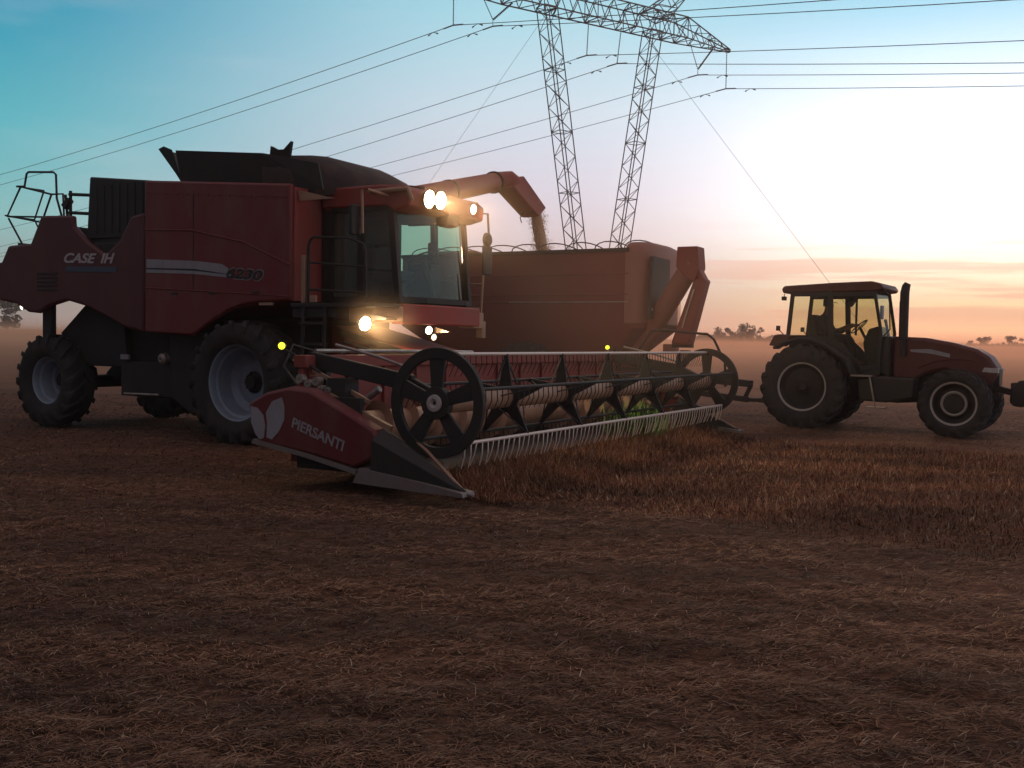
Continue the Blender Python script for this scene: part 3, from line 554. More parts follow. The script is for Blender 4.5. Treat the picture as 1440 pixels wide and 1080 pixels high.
# unloading auger, swung out to the far side
A0 = Vector((.35, 1.3, 3.98)); A1 = Vector((-.58, 6.75, 5.22))
f = MB(); f.tube([A0+Vector((-.1, 0, -.4)), A0+Vector((0, .1, -.1)), A0+(A1-A0)*.04, A1], [.26, .26, .22, .215], 20); au = f.build('unloading_auger', 'auger', K)
f = MB(); dA = (A1-A0).normalized(); f.tube([A1-dA*.05, A1+dA*.02], .25, 20); f.build('auger_flange', 'dark', au); f = MB(); f.tube([A0+(A1-A0)*.55-dA*.03, A0+(A1-A0)*.55+dA*.03], .235, 20)
f.build('auger_flange', 'dark', au); f = MB(); f.tube([A0+(A1-A0)*.12+Vector((0,0,-.27)), A0+(A1-A0)*.5+Vector((0,0,-.22))], .05, 6); f.build('auger_strut', 'dark', au)
E2 = A1+Vector((.16, .40, .06)); E3 = Vector((-.02, 7.62, 4.62))
f = MB(); f.tube([A1, A1+dA*.15, E2, E2+(E3-E2)*.15], [.22, .225, .25, .27], 18)
dn = (E3-E2).normalized(); sx_ = Vector((1, 0, 0)); sy_ = dn.cross(sx_).normalized()
def sq(p, a, b): return [p+sx_*a+sy_*b, p+sx_*a*.6+sy_*b*1.2, p-sx_*a*.6+sy_*b*1.2, p-sx_*a+sy_*b, p-sx_*a-sy_*b, p+sx_*a-sy_*b]
f.hull(sq(E2, .27, .26), sq(E3, .24, .20)); f.build('auger_spout', 'auger', au, bev=.02)
f = MB(); f.add([E3+Vector((-.2, -.18, .02)), E3+Vector((.2, -.18, .02)), E3+Vector((.15, -.36, -.06)), E3+Vector((-.15, -.38, -.02))], [(0,1,2,3)]); f.tube([E3+Vector((-.1, -.3, 0)), E3+Vector((-.12, -.42, -.16)), E3+Vector((-.08, -.42, -.28))], .012, 5); f.build('spout_flap', 'plastic', au, smooth=0)
f = MB(); f.tube([E2+Vector((.3, -.9, -.32)), E2+Vector((.32, -.82, -.36))], [.07, .09], 12); lamp_part(K, 'auger_lamp', (.25, 3.4, 3.92), .07, (.3, .8, -.6), 'lampd')
# wheels
for s in (-1, 1):
    wheel(K, (0, s*1.42, .955), .955, .66, .575, 20, 'deep', s)
    wheel(K, (-4.82, s*1.25, .82), .82, .56, .41, 18, 'deep', s)
# feeder house
f = MB(); f.hull([Vector((.6, -.62, 1.15)), Vector((.6, .62, 1.15)), Vector((.6, .62, 1.95)), Vector((.6, -.62, 1.95))], [Vector((3.55, -.62, .45)), Vector((3.55, .62, .45)), Vector((3.55, .62, 1.28)), Vector((3.55, -.62, 1.28))])
fh = f.build('feeder_house', 'red2', K, bev=.02)
f = MB(); f.bar((1.2, -.66, 1.75), (3.4, -.66, 1.22), .05, .10); f.bar((1.0, -.66, 1.3), (3.2, -.66, .75), .05, .08); f.tube([(1.1, -.75, 1.15), (3.3, -.78, .85)], .045, 8); f.tube([(1.6, -.72, 1.5), (2.4, -.74, 1.38)], .06, 10); f.build('feeder_frame', 'dark', fh)
f = MB(); f.tube([(2.0, -.8, 1.35), (2.9, -.85, 1.05)], .025, 8); f.tube([(1.4, -.8, 1.62), (1.9, -.82, 1.5)], .022, 8); f.build('hydraulic_cylinder', 'steel', fh)

# ================================================================== HEADER
HO = (3.6, 0, 0); hx, hy = K2W(3.6, 0)
Hd = thing('grain_header', 'wide red header with dark tined reel mounted across the front of the combine', 'harvester header', (hx, hy, 0), rad(-30))
def hm(): return MB(HO)
f = hm(); f.box(3.55, 3.62, -4.2, 4.2, .30, 1.32); f.box(3.50, 3.68, -4.22, 4.22, 1.30, 1.44); f.box(3.45, 3.58, -4.2, 4.2, .25, .42)

for i in range(13): f.box(3.62, 3.66, -4.1+i*.683-.03, -4.1+i*.683+.03, .35, 1.30)
f.build('back_wall', 'binred', Hd, bev=.01)
f = hm(); f.prism([(3.62, .36), (4.75, .16), (4.75, .13), (3.62, .28)], -4.2, 4.2); f.build('floor', 'dark', Hd)
f = hm(); f.box(4.72, 4.84, -4.2, 4.2, .12, .16)
for i in range(110): vv_ = -4.18+i*8.36/109; f.prism([(4.82, vv_-.018), (4.96, vv_), (4.82, vv_+.018)], .125, .155, 'z')
f.build('cutter_bar', 'dark', Hd)
# cross auger with flighting
f = hm(); f.tube([(4.10, -4.15, .62), (4.10, 4.15, .62)], .20, 18)
ns = 360; vs = []; fs = []
for sgn, v_a, v_b in ((1, -4.1, -.5), (-1, 4.1, .5)):
    k0 = len(vs)
    for i in range(ns+1):
        t_ = i/ns; vv_ = v_a+(v_b-v_a)*t_; an = 2*PI*7*t_
        vs += [(4.10+.19*math.cos(an), vv_, .62+sgn*.19*math.sin(an)), (4.10+.31*math.cos(an), vv_, .62+sgn*.31*math.sin(an))]
    fs += [(k0+2*i, k0+2*i+1, k0+2*i+3, k0+2*i+2) for i in range(ns)]
f.add(vs, fs); f.build('cross_auger', 'worn', Hd)
# end shields, dividers
shield = [(3.02, .90), (3.30, 1.04), (3.62, 1.11), (3.95, 1.09), (4.40, .90), (4.84, .70), (4.98, .46), (4.58, .27), (3.9, .38), (3.18, .46)]
for s in (-1, 1):
    f = hm(); f.prism(shield, s*4.28, s*4.46, taper=[((x-4)*.97+4, (z-.65)*.95+.65) for x, z in shield]); sh = f.build('end_shield', 'shred', Hd, bev=.03)
    f = hm(); f.prism([(3.12, .45), (3.9, .35), (4.6, .22), (4.6, .27), (3.9, .395), (3.15, .50)], s*4.25, s*4.475); f.build('shield_skirt', 'skid', sh)
    f = hm(); f.hull([Vector((4.80, s*4.50, .20)), Vector((4.82, s*4.50, .60)), Vector((4.86, s*4.36, .72)), Vector((4.86, s*4.12, .62)), Vector((4.82, s*4.08, .20))],
                     [Vector((5.93, s*4.44, .13)), Vector((5.93, s*4.45, .15)), Vector((5.93, s*4.42, .17)), Vector((5.93, s*4.39, .15)), Vector((5.93, s*4.40, .13))]); nose = f.build('divider_nose', 'plastic', sh, bev=.01)
    f = hm(); f.prism([(4.60, .14), (4.68, .30), (5.45, .215), (5.95, .15), (5.96, .11), (5.3, .12)], s*4.52, s*4.30); f.tube([(5.9, s*4.42, .14), (6.02, s*4.42, .12)], .016, 6); f.build('divider_skid', 'skid', sh)
    f = hm(); f.bar((4.05, s*4.24, 1.02), (4.85, s*4.20, .70), .06, .05); f.build('edge_strip', 'worn', sh)
    f = hm(); f.tube([(5.9, s*4.42, .16), (5.3, s*4.2, .5), (4.9, s*4.12, .72)], .018, 6); f.build('divider_rod', 'worn', sh)
# emblem and lettering of the near shield
yv = -4.462
def leaf(pts, nm='emblem'):
    f = hm(); f.prism(pts, yv, yv-.006); f.build(nm, 'grey', Hd)
leaf([(3.10, .86), (3.20, .85), (3.29, .77), (3.32, .66), (3.30, .52), (3.24, .50), (3.18, .55), (3.11, .68)])
leaf([(3.34, .53), (3.35, .68), (3.33, .80), (3.42, .93), (3.56, .98), (3.60, .88), (3.60, .74), (3.52, .60), (3.42, .51)])
yv = -4.470
T_ = text('PIERSANTI', 'lettering', 'grey', Hd, 3.70-3.6, 4.44-3.6, .66, .78, -4.458, .25, -.22, .02, .006)
# bits of linkage and hose over the near shield
f = hm()
for (a_, b_, r_) in ((3.62, 1.18, .05), (3.74, 1.13, .045), (3.86, 1.16, .05), (3.92, 1.08, .04), (4.02, 1.07, .035)):
    f.lathe([(-4.26, .01), (-4.26, r_), (-4.18, r_), (-4.18, .01)], (a_, 0, b_), 'y', 12)
f.build('drive_sprocket', 'steel', Hd)
f = hm(); f.tube([(3.5, -4.1, 1.35), (3.7, -4.15, 1.32), (3.9, -4.1, 1.2), (4.0, -4.12, 1.0)], .018, 6); f.build('hydraulic_hose', 'plastic', Hd); f = hm(); f.tube([(3.5, -3.9, 1.4), (3.8, -4.0, 1.42), (4.1, -4.0, 1.2)], .016, 6); f.build('hydraulic_hose', 'plastic', Hd); f = hm()
f.tube([(3.5, -3.5, 1.4), (3.55, -3.3, 1.5), (3.5, -3.0, 1.42)], .014, 6); f.build('hydraulic_hose', 'plastic', Hd)
f = hm(); f.box(3.62, 4.5, -4.28, -4.22, .2, 1.0); f.box(4.0, 4.25, -4.23, -4.0, .25, 1.2); f.build('end_frame', 'dark', Hd); f = hm(); f.box(3.62, 4.5, 4.22, 4.28, .2, 1.0); f.build('end_frame', 'dark', Hd)
for s in (-1, 1):
    f = hm(); f.tube([(3.52, s*4.1, 1.4), (3.45, s*4.3, 1.5)], .014, 6); f.build('marker_stalk', 'dark', Hd)
    lamp_part(Hd, 'marker_lamp', (3.42, s*4.32, 1.54), .04, (.5, -1, 0), 'marker', org=HO)
f = hm(); f.tube([(3.35, -3.6, 1.46), (3.2, -3.9, 1.55), (3.25, -4.1, 1.3), (3.5, -4.15, 1.1)], .016, 6); f.build('hydraulic_hose', 'plastic', Hd)
f = hm(); f.tube([(3.0, -3.2, 1.2), (3.15, -3.7, 1.42), (3.35, -4.05, 1.38), (3.6, -4.1, 1.2), (3.8, -4.14, 1.22)], .014, 6); f.build('hydraulic_hose', 'worn', Hd)
f = hm(); f.bar((3.7, -4.12, 1.28), (4.5, -4.12, .95), .03, .05); f.build('chain_guard', 'worn', Hd, bev=.005)
f = hm(); f.bar((3.68, -3.9, .5), (3.68, -3.9, 1.3), .08, .12); f.bar((3.7, -3.9, .62), (4.6, -3.9, .28), .05, .07); f.build('frame_post', 'dark', Hd, bev=.008)
for (u_, z_, r_) in ((3.72, .95, .09), (3.95, .80, .13), (4.2, .62, .07)):
    f = hm(); f.lathe([(-4.215, r_*.3), (-4.215, r_), (-4.19, r_*1.04), (-4.165, r_), (-4.165, r_*.3)], (u_, 0, z_), 'y', 20, close=True); f.build('belt_pulley', 'dark', Hd)
f = hm(); f.tube([(3.63, v, z) for v, z in ((-4.0, 1.49), (-2.5, 1.485), (-.7, 1.47), (-.62, 1.3))], .022, 7); f.build('hydraulic_pipe', 'steel', Hd)
# reel
RC = (5.40, .99); RV = 4.16
def reel_wheel(v_, s):
    f = hm(); ro, ri, th = .57, .455, .06
    f.lathe([(v_-th/2, ri), (v_-th/2, ro), (v_+th/2, ro), (v_+th/2, ri)], (RC[0], 0, RC[1]), 'y', 56, close=True)
    for i in range(5):
        a_ = rad(90+72*i); d_ = Vector((math.cos(a_), 0, math.sin(a_))); n_ = Vector((-math.sin(a_), 0, math.cos(a_)))
        for tt in (-1, 1):
            pass
        c0 = Vector((RC[0], v_, RC[1])); A = c0+d_*.10; B = c0+d_*.46
        yo = Vector((0, .02, 0))
        f.hull([A-n_*.06-yo, A+n_*.06-yo, B+n_*.095-yo, B-n_*.095-yo], [A-n_*.06+yo, A+n_*.06+yo, B+n_*.095+yo, B-n_*.095+yo])
    f.lathe([(v_-.05, .0), (v_-.05, .17), (v_+.05, .17), (v_+.05, 0)], (RC[0], 0, RC[1]), 'y', 28)
    w_ = f.build('reel_wheel', 'dark', Hd, bev=.006)
    f = hm(); f.lathe([(v_+s*.05, .02), (v_+s*.075, .05), (v_+s*.07, .085), (v_+s*.05, .09)], (RC[0], 0, RC[1]), 'y', 20); f.build('bearing_cap', 'greyrim', w_)
reel_wheel(-RV, -1); reel_wheel(RV, 1)
f = hm(); f.tube([(RC[0], -RV, RC[1]), (RC[0], RV, RC[1])], .115, 20); f.build('reel_tube', 'worn', Hd)
ang = [rad(90-72*i) for i in range(5)]; RB = .50
for j in range(5):
    v_ = -RV+(j+1)*2*RV/6; f = hm(); c0 = Vector((RC[0], v_, RC[1]))
    f.lathe([(v_-.02, .10), (v_-.02, .17), (v_+.02, .17), (v_+.02, .10)], (RC[0], 0, RC[1]), 'y', 20, close=True)
    for a_ in ang:
        d_ = Vector((math.cos(a_), 0, math.sin(a_))); n_ = Vector((-math.sin(a_), 0, math.cos(a_))); yo = Vector((0, .012, 0)); A = c0+d_*.12; B = c0+d_*RB
        f.hull([A-n_*.085-yo, A+n_*.085-yo, B+n_*.02-yo, B-n_*.02-yo], [A-n_*.085+yo, A+n_*.085+yo, B+n_*.02+yo, B-n_*.02+yo])
        for q in (-1, 1): f.bar(c0+d_*.46, Vector((RC[0], v_+q*.30, RC[1]))+d_*.10, .014, .014)
    f.build('reel_spider', 'dark', Hd)
tine = MB(); tine.tube([(0, 0, 0), (.012, 0, -.02), (-.005, 0, -.13), (-.05, 0, -.25)], [.009, .0085, .008, .006], 5)
tine_o = tine.build('tine', 'tinem', None)
me_t = tine_o.data; bpy.data.objects.remove(tine_o)
for k_, a_ in enumerate(ang):
    bx_, bz_ = RC[0]+RB*math.cos(a_), RC[1]+RB*math.sin(a_); f = hm(); f.tube([(bx_, -RV, bz_), (bx_, RV, bz_)], .019, 8)
    b_ = f.build('tine_bar', 'tinem' if k_ in (0, 2) else 'dark', Hd)
    nt_ = 74; off = Vector(HO)
    if k_ == 2:
        for i in range(nt_):
            o_ = bpy.data.objects.new('tine', me_t); COL.objects.link(o_); o_.parent = b_; o_.location = Vector((bx_, -RV+.06+i*(2*RV-.12)/(nt_-1), bz_))-off
            o_.rotation_euler = (random.uniform(-.05, .05), random.uniform(-.1, .1)-.05, 0)
    else:
        f = hm()
        for i in range(nt_):
            y_ = -RV+.06+i*(2*RV-.12)/(nt_-1); e = random.uniform(-.01, .01); f.tube([(bx_, y_, bz_), (bx_+.008, y_+e, bz_-.12), (bx_-.05, y_+e, bz_-.24)], [.006, .006, .004], 4)
        tn = f.build('tines', 'dark', b_); tag(tn, kind='stuff')
# reel arms and lift cylinders
for s in (-1, 1):
    v_ = s*4.02
    f = hm(); f.hull([Vector((3.6, v_-.04, 1.48)), Vector((3.6, v_+.04, 1.48)), Vector((3.6, v_+.04, 1.30)), Vector((3.6, v_-.04, 1.30))], [Vector((5.0, v_-.04, 1.26)), Vector((5.0, v_+.04, 1.26)), Vector((5.0, v_+.04, 1.08)), Vector((5.0, v_-.04, 1.08))])
    f.bar((4.98, v_, 1.17), (5.46, v_, .97), .08, .13); ra = f.build('reel_arm', 'dark', Hd, bev=.01)
    f = hm(); f.tube([(4.2, v_, .85), (4.55, v_, 1.1)], .04, 8); f.tube([(3.9, v_-.05*s, 1.56), (4.5, v_-.05*s, 1.44), (4.9, v_-.05*s, 1.33)], .02, 6); f.build('lift_cylinder', 'steel', ra)
f = hm(); f.tube([(4.3, 4.30, 1.86), (4.55, 4.30, 1.87), (5.35, 4.30, 1.81), (5.47, 4.30, 1.72), (5.68, 4.30, 1.32), (5.7, 4.30, .9)], .022, 8); f.tube([(4.3, 4.30, 1.86), (4.0, 4.25, 1.4)], .022, 8); f.build('divider_hoop', 'dark', Hd)

# ================================================================== GRAIN CART
CO = (0.4, 8.3, 0); bx0, by0 = K2W(.4, 8.3)
B = thing('grain_cart', 'dull red tractor-drawn grain cart with hoops over its open top and folded discharge auger', 'grain cart', (bx0, by0, 0), rad(-30))
def cm(): return MB(CO)
plan = [(-3.2, 6.9), (2.7, 6.9), (2.86, 6.93), (3.0, 7.1), (3.06, 7.5), (3.06, 8.7), (3.0, 9.1), (2.86, 9.27), (2.7, 9.3), (-3.2, 9.3)]
pmid = [(x, y) for x, y in plan]
plow = [(-1.9, 7.7), (1.7, 7.7), (1.8, 7.72), (1.9, 7.8), (1.95, 8.0), (1.95, 8.3), (1.9, 8.5), (1.8, 8.58), (1.7, 8.6), (-1.9, 8.6)]
f = cm(); n_ = len(plan)
lev = [(plan, 3.62), (plan, 1.95), (plow, .95)]
vs = [(x, y, z) for P_, z in lev for x, y in P_]; fs = [(j*n_+i, j*n_+(i+1) % n_, (j+1)*n_+(i+1) % n_, (j+1)*n_+i) for j in range(2) for i in range(n_)]+[tuple(2*n_+i for i in range(n_))]
inn = [(x*(.985), 8.1+(y-8.1)*.96) for x, y in plan]
k0 = len(vs); vs += [(x, y, 3.62) for x, y in inn]+[(x, y, 2.0) for x, y in inn]
fs += [(i, (i+1) % n_, k0+(i+1) % n_, k0+i) for i in range(n_)]+[(k0+i, k0+(i+1) % n_, k0+n_+(i+1) % n_, k0+n_+i) for i in range(n_)]
f.add(vs, fs); f.build('hopper', 'binred', B, smooth=40)
f = cm()
for z_ in (3.10, 2.66, 2.5): f.box(-3.2, 2.7, 6.868, 6.9, z_-.018, z_+.018)
f.build('side_seam', 'binred', B, bev=.006)
f = cm(); f.box(-.2, 2.7, 6.862, 6.868, 2.485, 2.51); f.build('trim_strip', 'steel', B)
f = cm(); f.box(-3.24, 2.7, 6.86, 6.95, 3.56, 3.64); f.box(-3.24, 2.7, 9.25, 9.34, 3.56, 3.64); f.build('top_rim', 'dark', B, bev=.01)
# pale front end cap with domed hood
f = cm(); cap_ = [(2.62, 6.875), (2.72, 6.875), (2.88, 6.90), (3.04, 7.07), (3.11, 7.5), (3.11, 8.7), (3.04, 9.13), (2.88, 9.30), (2.72, 9.325), (2.62, 9.325)]
m_ = len(cap_); rings_ = [(1.0, 2.05), (1.0, 3.50), (.98, 3.64), (.90, 3.73), (.70, 3.79), (.3, 3.81)]
vs = [(2.62+(x-2.62)*s_, 8.1+(y-8.1)*s_, z) for s_, z in rings_ for x, y in cap_]
f.add(vs, [(j*m_+i, j*m_+i+1, (j+1)*m_+i+1, (j+1)*m_+i) for j in range(len(rings_)-1) for i in range(m_-1)]); 
vs = [(x, y, 2.05) for x, y in cap_]+[(1.7+(x-2.62)*.5, 8.1+(y-8.1)*.40, 1.0) for x, y in cap_]
f.add(vs, [(i, i+1, m_+i+1, m_+i) for i in range(m_-1)])
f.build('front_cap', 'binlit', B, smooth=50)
f = cm(); f.prism([(7.02, 3.46), (8.0, 3.46), (8.0, 2.42), (7.75, 2.25), (6.9, 2.12), (6.9, 2.4)], 3.12, 3.20, 'x'); pn = f.build('sight_panel', 'dark', B, bev=.02)
f = cm()
for u_ in (7.0, 7.22, 7.6): f.lathe([(3.215, .0), (3.215, .03), (3.20, .035)], (0, u_, 2.34), 'x', 10)
f.build('bolt', 'steel', pn)
# hoops
for i in range(9):
    u_ = -2.95+i*.69; f = cm(); f.tube([(u_, 8.1-1.18*math.cos(PI*t/10), 3.62+.27*math.sin(PI*t/10)) for t in range(11)], .014, 6); f.build('hoop', 'dark', B)
# discharge auger folded along the front corner
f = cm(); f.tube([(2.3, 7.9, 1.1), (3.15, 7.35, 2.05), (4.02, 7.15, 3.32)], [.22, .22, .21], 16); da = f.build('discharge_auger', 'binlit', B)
f = cm(); f.prism([(3.72, 3.22), (3.74, 3.63), (4.18, 3.63), (4.22, 3.2), (4.12, 2.9), (3.95, 2.98)], 6.95, 7.38); f.prism([(4.18, 3.2), (4.32, 2.96), (4.2, 2.9)], 7.0, 7.3); f.build('auger_elbow', 'binred', da, bev=.02)
f = cm(); f.hull([Vector((4.10, 7.0, 3.0)), Vector((4.10, 7.36, 3.0)), Vector((4.36, 7.36, 2.96)), Vector((4.36, 7.0, 2.96))], [Vector((3.62, 7.0, 1.62)), Vector((3.62, 7.36, 1.62)), Vector((4.02, 7.36, 1.60)), Vector((4.02, 7.0, 1.60))]); f.build('folded_spout', 'binred', da, bev=.05)
f = cm(); f.bar((4.12, 6.97, 2.75), (3.88, 6.97, 1.95), .02, .03); f.build('spout_trim', 'steel', da)
f = cm(); f.tube([(3.4, 7.3, 1.98), (3.7, 7.1, 1.95), (3.9, 7.05, 1.93)], .035, 7); f.bar((3.6, 7.2, 1.6), (4.05, 7.2, 1.6), .08, .1); f.build('auger_rest', 'dark', da)
# running gear
f = cm()
for y_ in (7.65, 8.65): f.box(-2.8, 3.0, y_-.08, y_+.08, .85, 1.1)
for u_ in (-2.6, -.6, 1.2, 2.9): f.box(u_-.06, u_+.06, 7.3, 9.0, .87, 1.05)
f.tube([(.1, 7.1, .82), (.1, 9.5, .82)], .09, 10); f.bar((2.95, 7.65, .95), (4.95, 8.33, .80), .10, .14); f.bar((2.95, 8.65, .95), (4.95, 8.47, .80), .10, .14); f.box(4.7, 5.2, 8.33, 8.47, .42, .5)
f.bar((3.4, 8.3, .6), (4.9, 8.4, .46), .12, .12); f.bar((4.95, 8.4, .8), (4.8, 8.4, .46), .08, .08)
for u_ in (-2.4, 2.2):
    for y_ in (7.4, 8.8): f.bar((u_, y_, 1.0), (u_+.1, y_+(.25 if y_ > 8 else -.25), 1.95), .07, .07)
f.build('cart_frame', 'dark', B, bev=.01)
f = cm(); f.tube([(3.6, 8.2, .92), (4.9, 8.4, .82)], .05, 8); f.build('drive_shaft', 'plastic', B)
f = cm(); f.box(3.3, 3.6, 7.4, 7.6, 1.45, 1.62); f.box(3.75, 3.95, 7.2, 7.4, 1.3, 1.5); f.build('valve_block', 'binlit', B, bev=.02)
for y_, s_ in ((7.2, -1), (9.0, 1)): wheel(B, (.1-CO[0], y_-CO[1], .82), .82, .55, .40, 20, 'flat', s_, 'greyrim', 'binred')
# ------------------------------------------------------------------ falling grain and dust
def irregular_tube(name, pts, rs, m, seed):
    r_ = random.Random(seed); f = MB(); P = [Vector(p) for p in pts]; n = 14; vs = []
    for i, (p, r0) in enumerate(zip(P, rs)):
        for k in range(n): a_ = 2*PI*k/n; q = r0*(1+.22*(r_.random()-.5)); vs.append(p+Vector((q*math.cos(a_), q*.8*math.sin(a_), 0)))
    f.add(vs, [(i*n+k, i*n+(k+1) % n, (i+1)*n+(k+1) % n, (i+1)*n+k) for i in range(len(P)-1) for k in range(n)]+[tuple(range(n)), tuple((len(P)-1)*n+k for k in range(n))])
    return f
spx, spy = K2W(-.58, 7.85); pts = []; rs = []
for i in range(13):
    t_ = i/12; u_ = -.0+.10*t_; v_ = 7.66+.45*t_; x_, y_ = K2W(u_, v_); pts.append((x_, y_, 4.70-1.75*t_)); rs.append(.09+.03*math.sin(5*t_)+.05*t_)
f = irregular_tube('grain', pts, rs, 'grainm', 3)
ng = 9000; tt = rng.random(ng); ii = np.clip((tt*12).astype(int), 0, 11); ff = tt*12-ii; PA = np.array(pts); cpt = PA[ii]*(1-ff[:, None])+PA[ii+1]*ff[:, None]
sp_ = (.07+.07*tt+.02*np.sin(tt*14))[:, None]; cpt = cpt+rng.normal(size=(ng, 3))*sp_*np.array([1, 1, .8]); sz = rng.uniform(.006, .018, ng)
for c3, z3 in zip(cpt, sz):
    d1 = Vector(rng.normal(size=3)).normalized()*z3; d2 = d1.orthogonal().normalized()*z3*.8; c3 = Vector(c3); k3 = len(f.v); f.v += [tuple(c3-d1), tuple(c3+d2), tuple(c3+d1), tuple(c3-d2)]; f.f.append((k3, k3+1, k3+2, k3+3))
gs = f.build('grain_stream', 'grainm', None, smooth=80); tag(gs, 'tan grain pouring from the auger spout into the cart', 'grain', kind='stuff')
gx0, gy0 = K2W(-.3, 8.3)
f = MB(); f.lathe([(3.38, .01), (3.3, .35), (2.9, 1.1), (2.5, 1.3)], (gx0, gy0, 0), 'z', 30)
gp = f.build('grain_heap', 'grainm', None, smooth=80); tag(gp, 'tan grain heaped inside the red cart', 'grain', kind='stuff')

# ================================================================== TRACTOR
TW = (6.33, 20.54, -.03)
T = thing('tractor', 'dark red four wheel drive tractor with upright exhaust, hitched to the grain cart', 'tractor', TW, rad(-33))
def tractor_wheel(c, R, w, rr, nl, s, inner):
    hub = MB(); hub.lathe([(s*.12, .0), (s*.12, .07), (s*.08, .10), (s*.05, .16)], (0, 0, 0), 'y', 20)
    wh = hub.build('wheel', 'darkrim', T); wh.location = c
    tyre_mb(R, w, rr, nl, .05).build('tyre', 'rubber', wh)
    r = MB(); ho = s*w/2*.72; r.lathe([(ho, rr+.03), (ho+s*.012, rr+.018), (ho+s*.004, rr-.008), (ho-s*.02, rr-.014)], (0, 0, 0), 'y', 56)
    if inner: r.lathe([(s*.10, inner), (s*.125, inner-.02), (s*.10, inner-.05)], (0, 0, 0), 'y', 40)
    r.build('rim', 'greyrim', wh)
    d = MB(); d.lathe([(-ho, rr), (ho-s*.02, rr-.016), (s*.06, rr-.05), (s*.02, rr-.10), (s*.03, rr*.5), (s*.06, .15)], (0, 0, 0), 'y', 48)
    if inner: d.lathe([(s*.02, rr*.8), (s*.10, inner), (s*.095, inner-.05), (s*.16, inner-.09), (s*.17, 0)], (0, 0, 0), 'y', 40)
    for i in range(8): a_ = 2*PI*i/8; p = Vector((.12*math.cos(a_), s*.06, .12*math.sin(a_))); d.tube([p, p+Vector((0, s*.04, 0))], .014, 6)
    d.build('wheel_disc', 'darkrim', wh)
for s in (-1, 1):
    tractor_wheel((-.08, s*.72, .85), .85, .50, .465, 20, s, None); tractor_wheel((2.73, s*.74, .645), .645, .42, .385, 18, s, .235)
f = MB(); f.prism([(-.5, .6), (-.5, 1.15), (.9, 1.2), (1.0, .75), (.8, .55), (-.2, .5)], -.32, .32); f.prism([(.9, .62), (.9, 1.2), (3.1, 1.2), (3.15, .85), (2.9, .68), (1.6, .58)], -.26, .26); f.tube([(2.73, -.6, .645), (2.73, .6, .645)], .10, 12); f.tube([(-.08, -.6, .85), (-.08, .6, .85)], .14, 12)
f.box(2.5, 2.96, -.22, .22, .45, .85); f.box(-1.25, -.3, -.06, .06, .44, .54); f.bar((-.4, -.3, .9), (-1.05, -.36, .62), .05, .07); f.bar((-.4, .3, .9), (-1.05, .36, .62), .05, .07); f.bar((3.05, 0, 1.0), (3.62, 0, .86), .24, .12)
f.build('chassis', 'dark', T, bev=.015)
f = MB(); hp = [(1.48, 1.05), (1.50, 1.88), (2.1, 1.86), (2.62, 1.77), (3.02, 1.66), (3.24, 1.52), (3.36, 1.34), (3.38, 1.18), (3.28, .98), (3.12, .92), (2.98, 1.02), (2.75, 1.20), (2.45, 1.24), (2.15, 1.16), (1.95, 1.02)]
f.prism(hp, -.40, .40); hd = f.build('hood', 'tred', T, bev=.07)
f = MB()
for s in (-1, 1):
    f.tube([(2.0, s*.405, 1.28), (2.3, s*.41, 1.42), (2.7, s*.41, 1.47), (3.0, s*.405, 1.44)], .012, 6)
f.build('crease', 'tred', hd)
f = MB()
for s in (-1, 1): f.prism([(1.84, 1.63), (2.2, 1.645), (2.56, 1.56), (2.56, 1.49), (2.2, 1.56), (1.86, 1.585)], s*.400, s*.404)
f.build('stripe', 'grey', hd)
f = MB()
for s in (-1, 1): f.prism([(3.12, 1.24), (3.16, 1.32), (3.395, 1.31), (3.395, 1.22)], s*.24, s*.405)
f.build('headlight', 'white', T)
f = MB(); f.box(3.30, 3.40, -.22, .22, .98, 1.3); f.prism([(3.1, .9), (3.1, 1.2), (3.34, 1.18), (3.28, .92)], -.36, .36); f.build('grille', 'plastic', T, bev=.02)
f = MB(); f.tube([(1.72, -.44, 1.5), (1.72, -.44, 1.9)], [.05, .05], 10); f.tube([(1.72, -.44, 1.82), (1.72, -.44, 2.72), (1.74, -.44, 2.84), (1.77, -.44, 2.90)], [.085, .085, .078, .06], 14)
f.tube([(1.65, -.44, 1.9), (1.65, -.46, 2.55)], .02, 6); f.build('exhaust_pipe', 'dark', T)
f = MB(); f.prism([(1.0, .62), (.95, 1.05), (1.35, 1.1), (2.0, 1.08), (2.0, .7), (1.5, .6)], -.76, -.30); f.build('fuel_tank', 'plastic', T, bev=.04)
f = MB(); f.box(.85, 1.25, -.85, -.45, 1.09, 1.12); f.box(1.15, 1.5, -.88, -.6, .48, .51); f.bar((1.2, -.8, 1.1), (1.32, -.8, .5), .02, .03); f.build('step', 'steel', T)
# cab
f = MB(); f.box(-.38, 1.35, -.62, .62, 1.12, 1.28); f.prism([(1.28, 1.2), (1.28, 1.86), (1.5, 1.88), (1.5, 1.1)], -.55, .55)
for s in (-1, 1): f.prism([(-.45, 1.15), (-.45, 1.88), (.42, 1.88), (.70, 1.62), (.95, 1.30), (.98, 1.12)], s*.62, s*.56)
cb = f.build('cab', 'plastic', T, bev=.01)
f = MB()
for s in (-1, 1):
    y_ = s*.66
    f.bar((-.46, y_, 1.85), (-.38, y_, 2.76), .06, .07, up=(1, 0, 0)); f.bar((.40, y_, 1.85), (.36, y_, 2.76), .05, .10, up=(1, 0, 0))
    f.bar((1.20, y_*.95, 2.76), (1.34, y_*.9, 1.95), .05, .055, up=(1, 0, 0)); f.bar((1.34, y_*.9, 1.95), (1.30, y_*.9, 1.25), .05, .055, up=(1, 0, 0))
    f.bar((-.4, y_, 2.70), (1.22, y_*.95, 2.70), .05, .09); f.bar((.98, y_, 1.24), (1.3, y_*.9, 1.3), .05, .08)
f.build('cab_frame', 'plastic', cb)
